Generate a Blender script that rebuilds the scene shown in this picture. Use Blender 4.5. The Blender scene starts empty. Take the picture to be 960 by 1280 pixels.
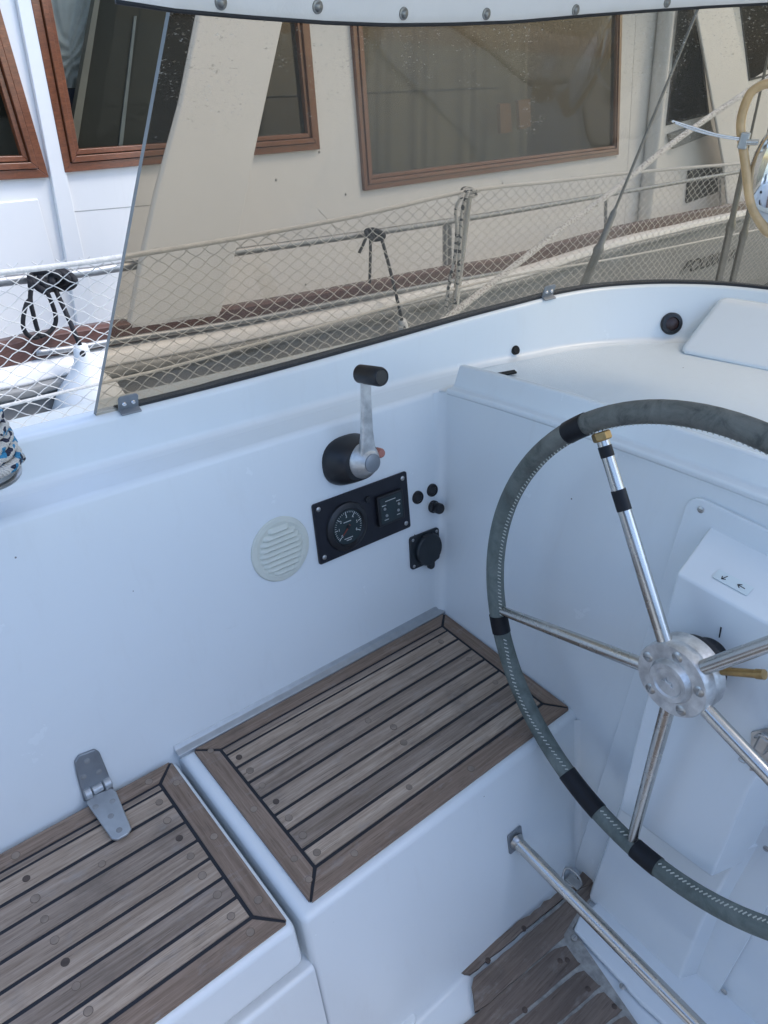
import bpy, bmesh, math, random
from mathutils import Vector as V, Matrix, Quaternion
random.seed(7)
S = bpy.context.scene
COL = S.collection
H = 1.15                                   # eye height above the cockpit seat (z = 0 is the top of the teak seat)
F = 931.0                                  # focal length in photo pixels (960 x 1280)
RW = Matrix(((0.75768568, -0.30973796, 0.57443434),
             (-0.64947718, -0.44414508, 0.61718275),
             (0.06396726, -0.84071253, -0.5376901)))      # camera (right, down, forward) -> boat (fore, port, up)
EYE = V((0, 0, H))

# ------------------------------------------------------------------ measuring helpers
def ray(p):
    return RW @ V(((p[0] - 480) / F, (p[1] - 640) / F, 1.0))
def on(p, n, P0):
    n = V(n); r = ray(p)
    return EYE + r * (n.dot(V(P0) - EYE) / n.dot(r))
def pz(x, y, z): return on((x, y), (0, 0, 1), (0, 0, z))
def py_(x, y, Y): return on((x, y), (0, 1, 0), (0, Y, 0))
def proj(P):
    d = RW.transposed() @ (V(P) - EYE)
    return 480 + F * d.x / d.z, 640 + F * d.y / d.z
# the coaming (port cockpit wall) and the bulkhead lean outwards
CN = V((0, -1, .245)).normalized(); CP = V((0, .915, 0))      # normal points into the cockpit
BN = V((-1, 0, .09)).normalized(); BP = V((1.06, 0, 0))
def onc(x, y, off=0.): return on((x, y), CN, CP + CN * off)
def onb(x, y, off=0.): return on((x, y), BN, BP + BN * off)
CU = V((1, 0, 0)); CV_ = CN.cross(CU).normalized()
if CV_.z < 0: CV_ = -CV_

# ------------------------------------------------------------------ materials
def nodes(name):
    m = bpy.data.materials.new(name); m.use_nodes = True
    nt = m.node_tree
    return m, nt, nt.nodes['Principled BSDF']
def lk(nt, a, b): nt.links.new(a, b)
def ramp(nt, fac, stops):
    r = nt.nodes.new('ShaderNodeValToRGB')
    e = r.color_ramp.elements
    while len(e) < len(stops): e.new(.5)
    for k, (p, c) in enumerate(stops):
        e[k].position = p; e[k].color = (*c, 1) if len(c) == 3 else c
    lk(nt, fac, r.inputs[0]); return r.outputs[0]
def coords(nt, scale=(1, 1, 1), rot=(0, 0, 0)):
    t = nt.nodes.new('ShaderNodeTexCoord'); mp = nt.nodes.new('ShaderNodeMapping')
    mp.inputs['Scale'].default_value = scale; mp.inputs['Rotation'].default_value = rot
    lk(nt, t.outputs['Object'], mp.inputs[0]); return mp.outputs[0]
def noise(nt, vec, scale, detail=4, rough=.55, dist=0):
    n = nt.nodes.new('ShaderNodeTexNoise')
    n.inputs['Scale'].default_value = scale; n.inputs['Detail'].default_value = detail
    n.inputs['Roughness'].default_value = rough; n.inputs['Distortion'].default_value = dist
    lk(nt, vec, n.inputs['Vector']); return n.outputs[0]
def bump(nt, h, strength, dist=.002, normal=None):
    b = nt.nodes.new('ShaderNodeBump'); b.inputs['Strength'].default_value = strength
    b.inputs['Distance'].default_value = dist
    lk(nt, h, b.inputs['Height'])
    if normal: lk(nt, normal, b.inputs['Normal'])
    return b.outputs[0]
def mixc(nt, fac, a, b, mode='MIX'):
    m = nt.nodes.new('ShaderNodeMix'); m.data_type = 'RGBA'; m.blend_type = mode
    for k, v in ((0, fac), (6, a), (7, b)):
        if isinstance(v, (int, float)): m.inputs[k].default_value = v
        elif isinstance(v, tuple): m.inputs[k].default_value = (*v, 1)
        else: lk(nt, v, m.inputs[k])
    return m.outputs[2]

def plain(name, col, rough=.5, metal=0., var=.12, vscale=30., bmp=.0, bscale=200., spec=.5):
    m, nt, b = nodes(name)
    c = coords(nt)
    n = noise(nt, c, vscale, 5)
    lo = tuple(x * (1 - var) for x in col); hi = tuple(min(1, x * (1 + var)) for x in col)
    lk(nt, ramp(nt, n, ((.3, lo), (.7, hi))), b.inputs['Base Color'])
    rr = nt.nodes.new('ShaderNodeMapRange'); rr.inputs[3].default_value = rough * .8; rr.inputs[4].default_value = min(1, rough * 1.25)
    lk(nt, n, rr.inputs[0]); lk(nt, rr.outputs[0], b.inputs['Roughness'])
    b.inputs['Metallic'].default_value = metal; b.inputs['Specular IOR Level'].default_value = spec
    if bmp:
        lk(nt, bump(nt, noise(nt, c, bscale, 3), bmp), b.inputs['Normal'])
    return m
def gelcoat(name, col, rough=.3, texture=0., dirt=.10):
    m, nt, b = nodes(name)
    c = coords(nt)
    big = noise(nt, c, 1.7, 5, .6, .6)
    base = ramp(nt, big, ((.3, tuple(x * .965 for x in col)), (.68, col)))
    sp = noise(nt, c, 42, 4, .7)
    spots = ramp(nt, sp, ((.70, (0, 0, 0)), (.78, (1, 1, 1))))
    sm = noise(nt, c, 6, 3)
    f = nt.nodes.new('ShaderNodeMath'); f.operation = 'MULTIPLY'; lk(nt, spots, f.inputs[0]); lk(nt, ramp(nt, sm, ((.5, (0, 0, 0)), (.7, (dirt, dirt, dirt)))), f.inputs[1])
    colr = mixc(nt, f.outputs[0], base, (.42, .40, .36))
    # old water runs and scuffs
    st = noise(nt, coords(nt, (9, 9, .7)), 3.1, 6, .7, .3)
    colr = mixc(nt, ramp(nt, st, ((.56, (0, 0, 0)), (.80, (.09,) * 3))), colr, (.50, .47, .41))
    sf = noise(nt, coords(nt, (2.5, 30, 30), (.3, .5, .2)), 2.3, 6, .75)
    colr = mixc(nt, ramp(nt, sf, ((.66, (0, 0, 0)), (.74, (.10,) * 3))), colr, (.45, .44, .42))
    # a few small chips and specks
    vo = nt.nodes.new('ShaderNodeTexVoronoi'); vo.inputs['Scale'].default_value = 26; lk(nt, c, vo.inputs['Vector'])
    wn = nt.nodes.new('ShaderNodeTexWhiteNoise'); lk(nt, vo.outputs['Color'], wn.inputs[0])
    pick = nt.nodes.new('ShaderNodeMath'); pick.operation = 'GREATER_THAN'; pick.inputs[1].default_value = .88; lk(nt, wn.outputs[0], pick.inputs[0])
    dot = nt.nodes.new('ShaderNodeMath'); dot.operation = 'LESS_THAN'; dot.inputs[1].default_value = .045; lk(nt, vo.outputs['Distance'], dot.inputs[0])
    mu = nt.nodes.new('ShaderNodeMath'); mu.operation = 'MULTIPLY'; lk(nt, pick.outputs[0], mu.inputs[0]); lk(nt, dot.outputs[0], mu.inputs[1])
    colr = mixc(nt, mu.outputs[0], colr, (.2, .2, .2))
    lk(nt, colr, b.inputs['Base Color'])
    r = nt.nodes.new('ShaderNodeMapRange'); r.inputs[3].default_value = rough * .95; r.inputs[4].default_value = rough * 1.1
    lk(nt, noise(nt, c, 9, 5, .65), r.inputs[0]); lk(nt, r.outputs[0], b.inputs['Roughness'])
    nrm = bump(nt, noise(nt, c, 5, 2), .25, .004)
    if texture:
        nrm = bump(nt, noise(nt, c, 420, 2, .6), texture, .0015, nrm)
    lk(nt, nrm, b.inputs['Normal'])
    return m
def wood(name, dark, light, axis='x', rough=.7, grain=1., island=.35, varnish=False):
    m, nt, b = nodes(name)
    sc = {'x': (3, 70, 70), 'y': (70, 3, 70)}[axis]
    geo = nt.nodes.new('ShaderNodeNewGeometry')
    c = coords(nt, sc)
    add = nt.nodes.new('ShaderNodeVectorMath'); add.operation = 'ADD'
    sep = nt.nodes.new('ShaderNodeVectorMath'); sep.operation = 'SCALE'; sep.inputs[0].default_value = (37, 91, 53)
    lk(nt, geo.outputs['Random Per Island'], sep.inputs['Scale'])
    lk(nt, c, add.inputs[0]); lk(nt, sep.outputs[0], add.inputs[1])
    g = noise(nt, add.outputs[0], 2.2, 8, .7, .6)
    g2 = noise(nt, coords(nt, tuple(x * .4 for x in sc)), 1.4, 4, .6, 1.5)
    colr = ramp(nt, g, ((.28, dark), (.5, tuple((a + b_) / 2 for a, b_ in zip(dark, light))), (.72, light)))
    colr = mixc(nt, ramp(nt, g2, ((.35, (.0, .0, .0)), (.75, (.55, .55, .55)))), colr, tuple(x * .72 for x in dark))
    isl = ramp(nt, geo.outputs['Random Per Island'], ((0., (1 - island, 1 - island, 1 - island * .9)), (1., (1 + island * .5,) * 3)))
    colr = mixc(nt, 1., colr, isl, 'MULTIPLY')
    pr_ = noise(nt, coords(nt, tuple(x * 2.6 for x in sc)), 2.4, 3, .7)
    colr = mixc(nt, ramp(nt, pr_, ((.56, (0, 0, 0)), (.68, (.6, .6, .6)))), colr, tuple(x * .45 for x in dark))
    # blotches of wear and stain
    bl = noise(nt, coords(nt, (1, 1, 1)), 9, 5, .65)
    colr = mixc(nt, ramp(nt, bl, ((.55, (0, 0, 0)), (.75, (.4, .4, .4)))), colr, (.06, .05, .042) if not varnish else dark)
    bl2 = noise(nt, coords(nt, (6, 14, 6)), 3, 5, .7)
    if not varnish:
        colr = mixc(nt, ramp(nt, bl2, ((.56, (0, 0, 0)), (.8, (.55, .55, .55)))), colr, (.36, .33, .30))
    lk(nt, colr, b.inputs['Base Color'])
    b.inputs['Roughness'].default_value = rough
    lk(nt, bump(nt, g, .35 * grain, .0015), b.inputs['Normal'])
    if varnish:
        b.inputs['Coat Weight'].default_value = .6; b.inputs['Coat Roughness'].default_value = .15
    return m
def rope_mat(name, base, flecks, scale=120.):
    m, nt, b = nodes(name)
    c = coords(nt)
    col = base
    for k, (fc, thr) in enumerate(flecks):
        n = noise(nt, coords(nt, (1, 1, 1.6), (.6 + k, .4 * k, .9)), scale * (1 + .35 * k), 1, .4)
        col = mixc(nt, ramp(nt, n, ((thr, (0, 0, 0)), (thr + .03, (1, 1, 1)))), col, fc)
    lk(nt, col, b.inputs['Base Color']) if not isinstance(col, tuple) else None
    b.inputs['Roughness'].default_value = .85
    w = nt.nodes.new('ShaderNodeTexWave'); w.inputs['Scale'].default_value = 90; w.bands_direction = 'DIAGONAL'; lk(nt, c, w.inputs[0])
    lk(nt, bump(nt, w.outputs['Fac'], .6, .002), b.inputs['Normal'])
    return m
def clear_pane(name, tint, gloss_rough=.02, refl=1., specks=0., haze=.0):
    """thin glass or acrylic: tinted straight-through light plus a Fresnel reflection"""
    m = bpy.data.materials.new(name); m.use_nodes = True
    nt = m.node_tree; nt.nodes.clear()
    out = nt.nodes.new('ShaderNodeOutputMaterial')
    tr = nt.nodes.new('ShaderNodeBsdfTransparent'); tr.inputs[0].default_value = (*tint, 1)
    gl = nt.nodes.new('ShaderNodeBsdfGlossy'); gl.inputs['Roughness'].default_value = gloss_rough
    fr = nt.nodes.new('ShaderNodeFresnel'); fr.inputs[0].default_value = 1.45
    mu = nt.nodes.new('ShaderNodeMath'); mu.operation = 'MULTIPLY'; mu.inputs[1].default_value = refl; lk(nt, fr.outputs[0], mu.inputs[0])
    mx = nt.nodes.new('ShaderNodeMixShader'); lk(nt, mu.outputs[0], mx.inputs[0]); lk(nt, tr.outputs[0], mx.inputs[1]); lk(nt, gl.outputs[0], mx.inputs[2])
    res = mx.outputs[0]
    if specks:
        c = coords(nt)
        df = nt.nodes.new('ShaderNodeBsdfDiffuse'); df.inputs[0].default_value = (.58, .55, .49, 1)
        n = noise(nt, coords(nt, (60, 60, 140), (0, .5, .3)), 2.2, 3, .7)
        area = noise(nt, c, 5, 3, .6)
        z = nt.nodes.new('ShaderNodeSeparateXYZ'); lk(nt, c, z.inputs[0])
        zr = nt.nodes.new('ShaderNodeMapRange'); zr.inputs[1].default_value = .22; zr.inputs[2].default_value = .60; zr.inputs[3].default_value = -.25; zr.inputs[4].default_value = .16
        lk(nt, z.outputs[2], zr.inputs[0])
        ad = nt.nodes.new('ShaderNodeMath'); ad.operation = 'ADD'; lk(nt, area, ad.inputs[0]); lk(nt, zr.outputs[0], ad.inputs[1])
        a2 = nt.nodes.new('ShaderNodeMath'); a2.operation = 'MULTIPLY'
        lk(nt, ramp(nt, n, ((.62, (0, 0, 0)), (.68, (1, 1, 1)))), a2.inputs[0]); lk(nt, ramp(nt, ad.outputs[0], ((.50, (0, 0, 0)), (.72, (specks,) * 3))), a2.inputs[1])
        a3 = nt.nodes.new('ShaderNodeMath'); a3.operation = 'ADD'; a3.inputs[1].default_value = haze; lk(nt, a2.outputs[0], a3.inputs[0])
        m2 = nt.nodes.new('ShaderNodeMixShader'); lk(nt, a3.outputs[0], m2.inputs[0]); lk(nt, res, m2.inputs[1]); lk(nt, df.outputs[0], m2.inputs[2]); res = m2.outputs[0]
    lk(nt, res, out.inputs[0])
    return m
def canvas_mat(name, col):
    m, nt, b = nodes(name)
    c = coords(nt)
    lk(nt, ramp(nt, noise(nt, c, 14, 5), ((.3, tuple(x * .94 for x in col)), (.7, col))), b.inputs['Base Color'])
    b.inputs['Roughness'].default_value = .75
    lk(nt, bump(nt, noise(nt, c, 260, 2), .25, .001), b.inputs['Normal'])
    tl = nt.nodes.new('ShaderNodeBsdfTranslucent'); tl.inputs[0].default_value = (.78, .74, .66, 1)
    mx = nt.nodes.new('ShaderNodeMixShader'); mx.inputs[0].default_value = .22
    out = [n for n in nt.nodes if n.type == 'OUTPUT_MATERIAL'][0]
    lk(nt, b.outputs[0], mx.inputs[1]); lk(nt, tl.outputs[0], mx.inputs[2]); lk(nt, mx.outputs[0], out.inputs[0])
    return m
def leather_mat(name):
    m, nt, b = nodes(name)
    c = coords(nt)
    n = noise(nt, c, 16, 6, .68, .4)
    col = ramp(nt, n, ((.28, (.060, .070, .062)), (.5, (.125, .152, .138)), (.72, (.20, .23, .21))))
    z = nt.nodes.new('ShaderNodeSeparateXYZ'); lk(nt, c, z.inputs[0])
    # the upper half of the leather is worn to a brownish grey, the lower half is still green
    w = nt.nodes.new('ShaderNodeMapRange'); w.inputs[1].default_value = .02; w.inputs[2].default_value = .30; w.inputs[3].default_value = 0; w.inputs[4].default_value = .75
    lk(nt, z.outputs[2], w.inputs[0])
    worn = ramp(nt, noise(nt, c, 22, 7, .72, .6), ((.34, (.035, .034, .030)), (.48, (.13, .126, .11)), (.75, (.22, .212, .185))))
    col = mixc(nt, w.outputs[0], col, worn)
    lk(nt, col, b.inputs['Base Color']); b.inputs['Roughness'].default_value = .72
    lk(nt, bump(nt, noise(nt, c, 330, 4, .7), .5, .0012), b.inputs['Normal'])
    return m

M = {
 'gel': gelcoat('white_gelcoat', (.772, .815, .825), .26),
 'gel_rough': gelcoat('nonslip_gelcoat', (.70, .765, .79), .5, .7),
 'teak': wood('weathered_teak_lengthwise', (.235, .165, .110), (.58, .455, .345), 'x', .7, .8, .28),
 'teak_cross': wood('weathered_teak_crosswise', (.185, .120, .078), (.43, .315, .23), 'y'),
 'teak_edge': wood('weathered_teak_margin', (.185, .120, .078), (.42, .305, .22), 'x'),
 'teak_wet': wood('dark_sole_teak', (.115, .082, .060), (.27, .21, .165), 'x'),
 'plug': plain('teak_plug', (.26, .20, .15), .7, 0, .35, 25),
 'plug_dark': plain('dark_plug', (.085, .060, .046), .7, 0, .3, 60),
 'caulk': plain('black_caulking', (.010, .011, .016), .55, 0, .2, 50),
 'seam': plain('pale_sole_seam', (.34, .33, .30), .8, 0, .35, 55, .4),
 'steel': plain('polished_steel', (.58, .565, .53), .26, 1., .06, 25),
 'steel_dull': plain('dull_steel', (.50, .50, .49), .36, 1., .12, 40),
 'alu': plain('cast_aluminium', (.64, .64, .63), .42, .85, .26, 45, .5, 90),
 'alu_grey': plain('grey_anodised_aluminium', (.44, .46, .47), .42, .7, .08, 50),
 'alu_dark': plain('grey_hinge_leaf', (.27, .29, .31), .45, .6, .08, 50),
 'brass': plain('old_brass', (.42, .28, .12), .38, .9, .25, 60),
 'chrome': plain('chrome', (.80, .80, .80), .05, 1., .02, 10),
 'black': plain('black_plastic', (.011, .012, .015), .38, 0, .2, 40),
 'black_matt': plain('black_rubber', (.017, .018, .021), .62, 0, .2, 40),
 'panel': plain('black_panel', (.008, .009, .016), .42, 0, .2, 40),
 'socket': plain('socket_plastic', (.016, .022, .027), .45, 0, .2, 60),
 'tape': plain('black_tape', (.006, .007, .010), .5, 0, .3, 30, .3, 60, .35),
 'leather': leather_mat('worn_green_leather'),
 'stitch': plain('pale_thread', (.55, .56, .50), .8),
 'cream': plain('cream_plastic', (.66, .68, .60), .42, 0, .04, 20),
 'dial': plain('dial_face', (.018, .032, .036), .35, 0, .1, 40),
 'mark': plain('white_marking', (.62, .64, .62), .5),
 'needle': plain('red_needle', (.20, .045, .03), .5),
 'red': plain('dull_red_button', (.42, .17, .13), .5),
 'redlens': plain('dark_red_lens', (.035, .014, .011), .3),
 'dark': plain('dark_hole', (.006, .006, .006), .8),
 'sticker': plain('pale_sticker', (.66, .74, .74), .35, 0, .03),
 'ink': plain('black_ink', (.012, .012, .014), .5),
 'canvas': canvas_mat('white_canvas', (.82, .79, .74)),
 'binding': plain('black_binding', (.012, .013, .016), .6),
 'acrylic': clear_pane('bronze_acrylic', (.70, .65, .57), .03, .05, .8, .055),
 'edge': plain('acrylic_edge', (.12, .14, .145), .25, 0, .15, 20),
 'lifeline': plain('white_braid', (.62, .61, .58), .85, 0, .12, 120, .6, 240),
 'net': plain('white_net_cord', (.70, .69, .66), .8, 0, .1, 60),
 'rope_white': rope_mat('white_rope', (.88, .87, .84), (((.45, .44, .42), .55),), 150),
 'rope_bw': rope_mat('black_fleck_rope', (.62, .61, .58), (((.02, .02, .025), .56),), 55),
 'rope_black': plain('black_rope', (.010, .010, .013), .75, 0, .3, 90, .7, 160),
 'rope_blue': rope_mat('blue_fleck_rope', (.60, .57, .52), (((.04, .24, .42), .56), ((.02, .025, .05), .60)), 48),
 'hullwhite': gelcoat('moored_boat_paint', (.80, .80, .79), .35, 0, .6),
 'hullgrey': plain('grey_topsides', (.33, .33, .325), .45, 0, .1, 2.5, .08, 4),
 'rubgrey': plain('grey_rubbing_strake', (.27, .275, .27), .6, 0, .2, 12),
 'mahogany': wood('varnished_mahogany', (.115, .034, .013), (.29, .098, .040), 'x', .3, .5, .15, True),
 'toerail': wood('red_brown_toe_rail', (.085, .034, .026), (.17, .075, .058), 'x', .6, .6, .1, True),
 'glass': clear_pane('window_glass', (.60, .61, .56), .01, .09),
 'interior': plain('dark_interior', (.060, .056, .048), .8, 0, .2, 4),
 'beam': plain('reflected_beige', (.30, .27, .23), .7, 0, .1, 6),  # beige parts of the window reflections, modelled behind the glass
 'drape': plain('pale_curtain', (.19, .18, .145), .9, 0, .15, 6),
 'cloth': plain('reflected_grey_cloth', (.86, .86, .84), .85, 0, .12, 12),  # reflected sail covers, modelled behind the glass
 'black_hull': plain('black_line', (.012, .012, .012), .6),
 'steel_dark': plain('weathered_rigging_steel', (.24, .24, .23), .38, .9, .15, 30),
 'navy': plain('navy_stand_in', (.025, .032, .06), .9, 0, .15, 20),  # for the added shading cloths and a dark reflected patch
 'galv': plain('galvanised_pipe', (.33, .34, .35), .42, .75, .15, 30),
 'fender': plain('white_fender_vinyl', (.76, .79, .80), .35, 0, .06, 9),
 'old_rubber': plain('yellowed_frame', (.60, .40, .20), .30, 0, .2, 25),
 'lamp_reflection': plain('reflected_lamp_orange', (.30, .14, .07), .5),  # colour of lamp reflections in the big window
}
def water_mat():
    m, nt, b = nodes('harbour_water')
    b.inputs['Base Color'].default_value = (.02, .035, .035, 1); b.inputs['Roughness'].default_value = .08
    lk(nt, bump(nt, noise(nt, coords(nt, (1, 1, 1)), 3.5, 5, .6), .5, .08), b.inputs['Normal'])
    return m
M['water'] = water_mat()

# ------------------------------------------------------------------ object helpers
def link(o, parent=None, loc=None):
    COL.objects.link(o)
    if parent: o.parent = parent
    return o
def root_of(o):
    while o.parent: o = o.parent
    return o
def world_loc(o):
    p = V((0, 0, 0))
    while o: p += o.location; o = o.parent
    return p
def obj(name, bm, mat, parent=None, smooth=False, bevel=0., seg=2, angle=40, recalc=True, at=None):
    """bm is in boat coordinates; the object's own origin is put at 'at' (or at the parent's origin)"""
    if recalc: bmesh.ops.recalc_face_normals(bm, faces=bm.faces)
    base = world_loc(parent) if parent else V((0, 0, 0))
    org = V(at) if at is not None else base
    bmesh.ops.translate(bm, verts=bm.verts, vec=-org)
    me = bpy.data.meshes.new(name); bm.to_mesh(me); bm.free()
    me.materials.append(M[mat] if isinstance(mat, str) else mat)
    o = bpy.data.objects.new(name, me); link(o, parent)
    o.location = org - base
    if smooth:
        for p in me.polygons: p.use_smooth = True
        if smooth != 'all':
            me.set_sharp_from_angle(angle=math.radians(angle))
    if bevel:
        b = o.modifiers.new('Bevel', 'BEVEL'); b.width = bevel; b.segments = seg; b.limit_method = 'ANGLE'; b.angle_limit = math.radians(30); b.harden_normals = True
        for p in me.polygons: p.use_smooth = True
        if smooth is False: me.set_sharp_from_angle(angle=math.radians(30))
    return o
def tag(o, label, cat, group=None, kind=None):
    if label: o['label'] = label
    if cat: o['category'] = cat
    if group: o['group'] = group
    if kind: o['kind'] = kind
    return o
def thing(name, label, cat, loc, group=None, kind=None):
    o = bpy.data.objects.new(name, None); o.empty_display_size = .05; link(o); o.location = V(loc)
    return tag(o, label, cat, group, kind)
def dup(root, loc, label=None, group=None):
    r = root.copy(); COL.objects.link(r); r.location = V(loc)
    if label: r['label'] = label
    if group: r['group'] = group
    for ch in list(root.children):
        c = ch.copy(); COL.objects.link(c); c.parent = r
        for g in ch.children:
            d = g.copy(); COL.objects.link(d); d.parent = c
    return r
def bm_new(): return bmesh.new()
def face(bm, pts):
    return bm.faces.new([bm.verts.new(V(p)) for p in pts])
def frame(o, z, x=None):
    z = V(z).normalized()
    if x is None: x = V((1, 0, 0)) if abs(z.x) < .9 else V((0, 1, 0))
    x = V(x); x = (x - z * x.dot(z)).normalized(); y = z.cross(x)
    m = Matrix((x, y, z)).transposed().to_4x4(); m.translation = V(o); return m
def lathe(prof, m, seg=32, bm=None):
    """profile of (radius, height) turned about the local z axis"""
    bm = bm or bm_new(); rings = []
    for r, z in prof:
        if r < 1e-6: rings.append([bm.verts.new(m @ V((0, 0, z)))])
        else: rings.append([bm.verts.new(m @ V((r * math.cos(2 * math.pi * k / seg), r * math.sin(2 * math.pi * k / seg), z))) for k in range(seg)])
    for a, b in zip(rings, rings[1:]):
        for k in range(seg):
            k2 = (k + 1) % seg
            if len(a) == 1 and len(b) == 1: continue
            if len(a) == 1: bm.faces.new((a[0], b[k], b[k2]))
            elif len(b) == 1: bm.faces.new((a[k], b[0], a[k2]))
            else: bm.faces.new((a[k], b[k], b[k2], a[k2]))
    return bm
def prism(pts, h, bm=None, n=None):
    """outline (points in space) extruded by the vector h"""
    bm = bm or bm_new(); h = V(h)
    a = [bm.verts.new(V(p)) for p in pts]; b = [bm.verts.new(V(p) + h) for p in pts]
    bm.faces.new(a); bm.faces.new(list(reversed(b)))
    for k in range(len(a)):
        k2 = (k + 1) % len(a); bm.faces.new((a[k], b[k], b[k2], a[k2]))
    return bm
def box(c, sx, sy, sz, bm=None, m=None):
    m = m or Matrix.Identity(4); c = V(c)
    pts = [m @ (c + V((x * sx / 2, y * sy / 2, -sz / 2))) for x, y in ((-1, -1), (1, -1), (1, 1), (-1, 1))]
    up = (m.to_3x3() @ V((0, 0, sz)))
    return prism(pts, up, bm)
def tube(path, r, seg=10, closed=False, bm=None, caps=True, rfun=None):
    bm = bm or bm_new(); P = [V(p) for p in path]; n = len(P); rings = []
    up = V((0, 0, 1)); prev = None
    for i, p in enumerate(P):
        if closed: t = P[(i + 1) % n] - P[i - 1]
        else: t = P[min(i + 1, n - 1)] - P[max(i - 1, 0)]
        t.normalize()
        if prev is None:
            x = up.cross(t) if abs(t.z) < .95 else V((1, 0, 0)).cross(t)
        else: x = prev - t * prev.dot(t)
        x.normalize(); prev = x; y = t.cross(x)
        rr = rfun(i / max(1, n - 1)) if rfun else r
        rings.append([bm.verts.new(p + (x * math.cos(2 * math.pi * k / seg) + y * math.sin(2 * math.pi * k / seg)) * rr) for k in range(seg)])
    rng = range(n) if closed else range(n - 1)
    for i in rng:
        a, b = rings[i], rings[(i + 1) % n]
        for k in range(seg):
            k2 = (k + 1) % seg; bm.faces.new((a[k], a[k2], b[k2], b[k]))
    if caps and not closed:
        bm.faces.new(list(reversed(rings[0]))); bm.faces.new(rings[-1])
    return bm
def crom(pts, n=8, closed=False):
    P = [V(p) for p in pts]; out = []
    L = len(P)
    for i in range(L if closed else L - 1):
        if closed: a, b, c, d = P[i - 1], P[i], P[(i + 1) % L], P[(i + 2) % L]
        else: a, b, c, d = P[max(i - 1, 0)], P[i], P[i + 1], P[min(i + 2, L - 1)]
        for k in range(n):
            t = k / n
            out.append(.5 * ((2 * b) + (c - a) * t + (2 * a - 5 * b + 4 * c - d) * t * t + (3 * b - a - 3 * c + d) * t ** 3))
    if not closed: out.append(P[-1])
    return out
def round2d(pts, rads, seg=6):
    """round the inner corners of an open 2-D polyline"""
    out = [V(pts[0])]
    for i in range(1, len(pts) - 1):
        a, b, c = V(pts[i - 1]), V(pts[i]), V(pts[i + 1]); r = rads[i - 1]
        d1 = (a - b).normalized(); d2 = (c - b).normalized()
        ang = d1.angle(d2)
        if r <= 0 or ang > 3.1: out.append(b); continue
        t = min(r / math.tan(ang / 2), (a - b).length * .49, (c - b).length * .49)
        r2 = t * math.tan(ang / 2); bis = (d1 + d2).normalized(); cen = b + bis * (r2 / math.sin(ang / 2))
        p0, p1 = b + d1 * t, b + d2 * t
        v0, v1 = p0 - cen, p1 - cen
        tot = v0.angle(v1)
        for k in range(seg + 1):
            w = k / seg
            out.append(cen + (v0 * math.sin((1 - w) * tot) + v1 * math.sin(w * tot)) / math.sin(tot))
    out.append(V(pts[-1])); return out
def loft(rows, bm=None, closed=False):
    bm = bm or bm_new(); vs = [[bm.verts.new(V(p)) for p in r] for r in rows]
    for a, b in zip(vs, vs[1:]):
        m = len(a)
        for k in range(m if closed else m - 1):
            k2 = (k + 1) % m; bm.faces.new((a[k], a[k2], b[k2], b[k]))
    return bm
def roundrect(cx, cy, w, h, r, seg=5):
    out = []
    for sx, sy, a0 in ((1, 1, 0), (-1, 1, 90), (-1, -1, 180), (1, -1, 270)):
        for k in range(seg + 1):
            a = math.radians(a0 + 90 * k / seg)
            out.append(V((cx + sx * (w / 2 - r) + r * math.cos(a), cy + sy * (h / 2 - r) + r * math.sin(a))))
    return out
def on_frame(m, pts, z=0.): return [m @ V((p[0], p[1], z)) for p in pts]
def fillet(p0, p1, nA, nB, r, seg=8):
    """concave quarter-round between two faces (normals nA, nB into the room) that meet along p0-p1"""
    nA, nB = V(nA).normalized(), V(nB).normalized()
    d = (V(p1) - V(p0)).normalized()
    k = r / (1 + nA.dot(nB)); bm = bm_new(); rows = []
    for p in (V(p0), V(p1)):
        c = p + (nA + nB) * k
        tot = nA.angle(nB); row = []
        for i in range(seg + 1):
            w = i / seg
            row.append(c - (nA * math.sin((1 - w) * tot) + nB * math.sin(w * tot)) / math.sin(tot) * r)
        rows.append(row)
    return loft(rows, bm)
def textmesh(name, txt, size, m, mat, parent, depth=.0006, shear=0., space=1.):
    cu = bpy.data.curves.new(name, 'FONT'); cu.body = txt; cu.size = size; cu.extrude = depth; cu.align_x = 'CENTER'; cu.align_y = 'CENTER'; cu.shear = shear; cu.space_character = space
    t = bpy.data.objects.new('tmp_text', cu); COL.objects.link(t)
    dg = bpy.context.evaluated_depsgraph_get(); dg.update()
    me = bpy.data.meshes.new_from_object(t.evaluated_get(dg)); bpy.data.objects.remove(t)
    bm = bm_new(); bm.from_mesh(me); bpy.data.meshes.remove(me)
    bmesh.ops.transform(bm, matrix=m, verts=bm.verts)
    return obj(name, bm, mat, parent)
def screw(m, r=.0045, h=.0018, name='screw', parent=None, mat='steel_dull', slot=True):
    bm = lathe([(0, h), (r * .7, h), (r, h * .3), (r, -.001)], m, 14)
    o = obj(name, bm, mat, parent, smooth=True)
    if slot:
        obj('slot', box((0, 0, h), r * 1.5, r * .24, .0006, None, m), 'rubgrey', o)
    return o

# ================================================================== WATER
bm = bm_new(); face(bm, [(-400, -400, -1.05), (400, -400, -1.05), (400, 400, -1.05), (-400, 400, -1.05)])
tag(obj('water', bm, 'water'), None, None, kind='structure')

# ================================================================== COCKPIT MOULDING
ck = thing('cockpit_moulding', 'white gelcoat cockpit moulding that carries the teak seat, wheel and instruments', 'boat cockpit', (.6, .3, -.36))
def cy(z): return .915 + .245 * z
def bx(z): return 1.06 + .09 * z
FZ = -.365
def btop(y):
    d = max(-.2, min(1.06, 1.06 - y)); return .515 + .150 * d - .062 * d * d
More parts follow.
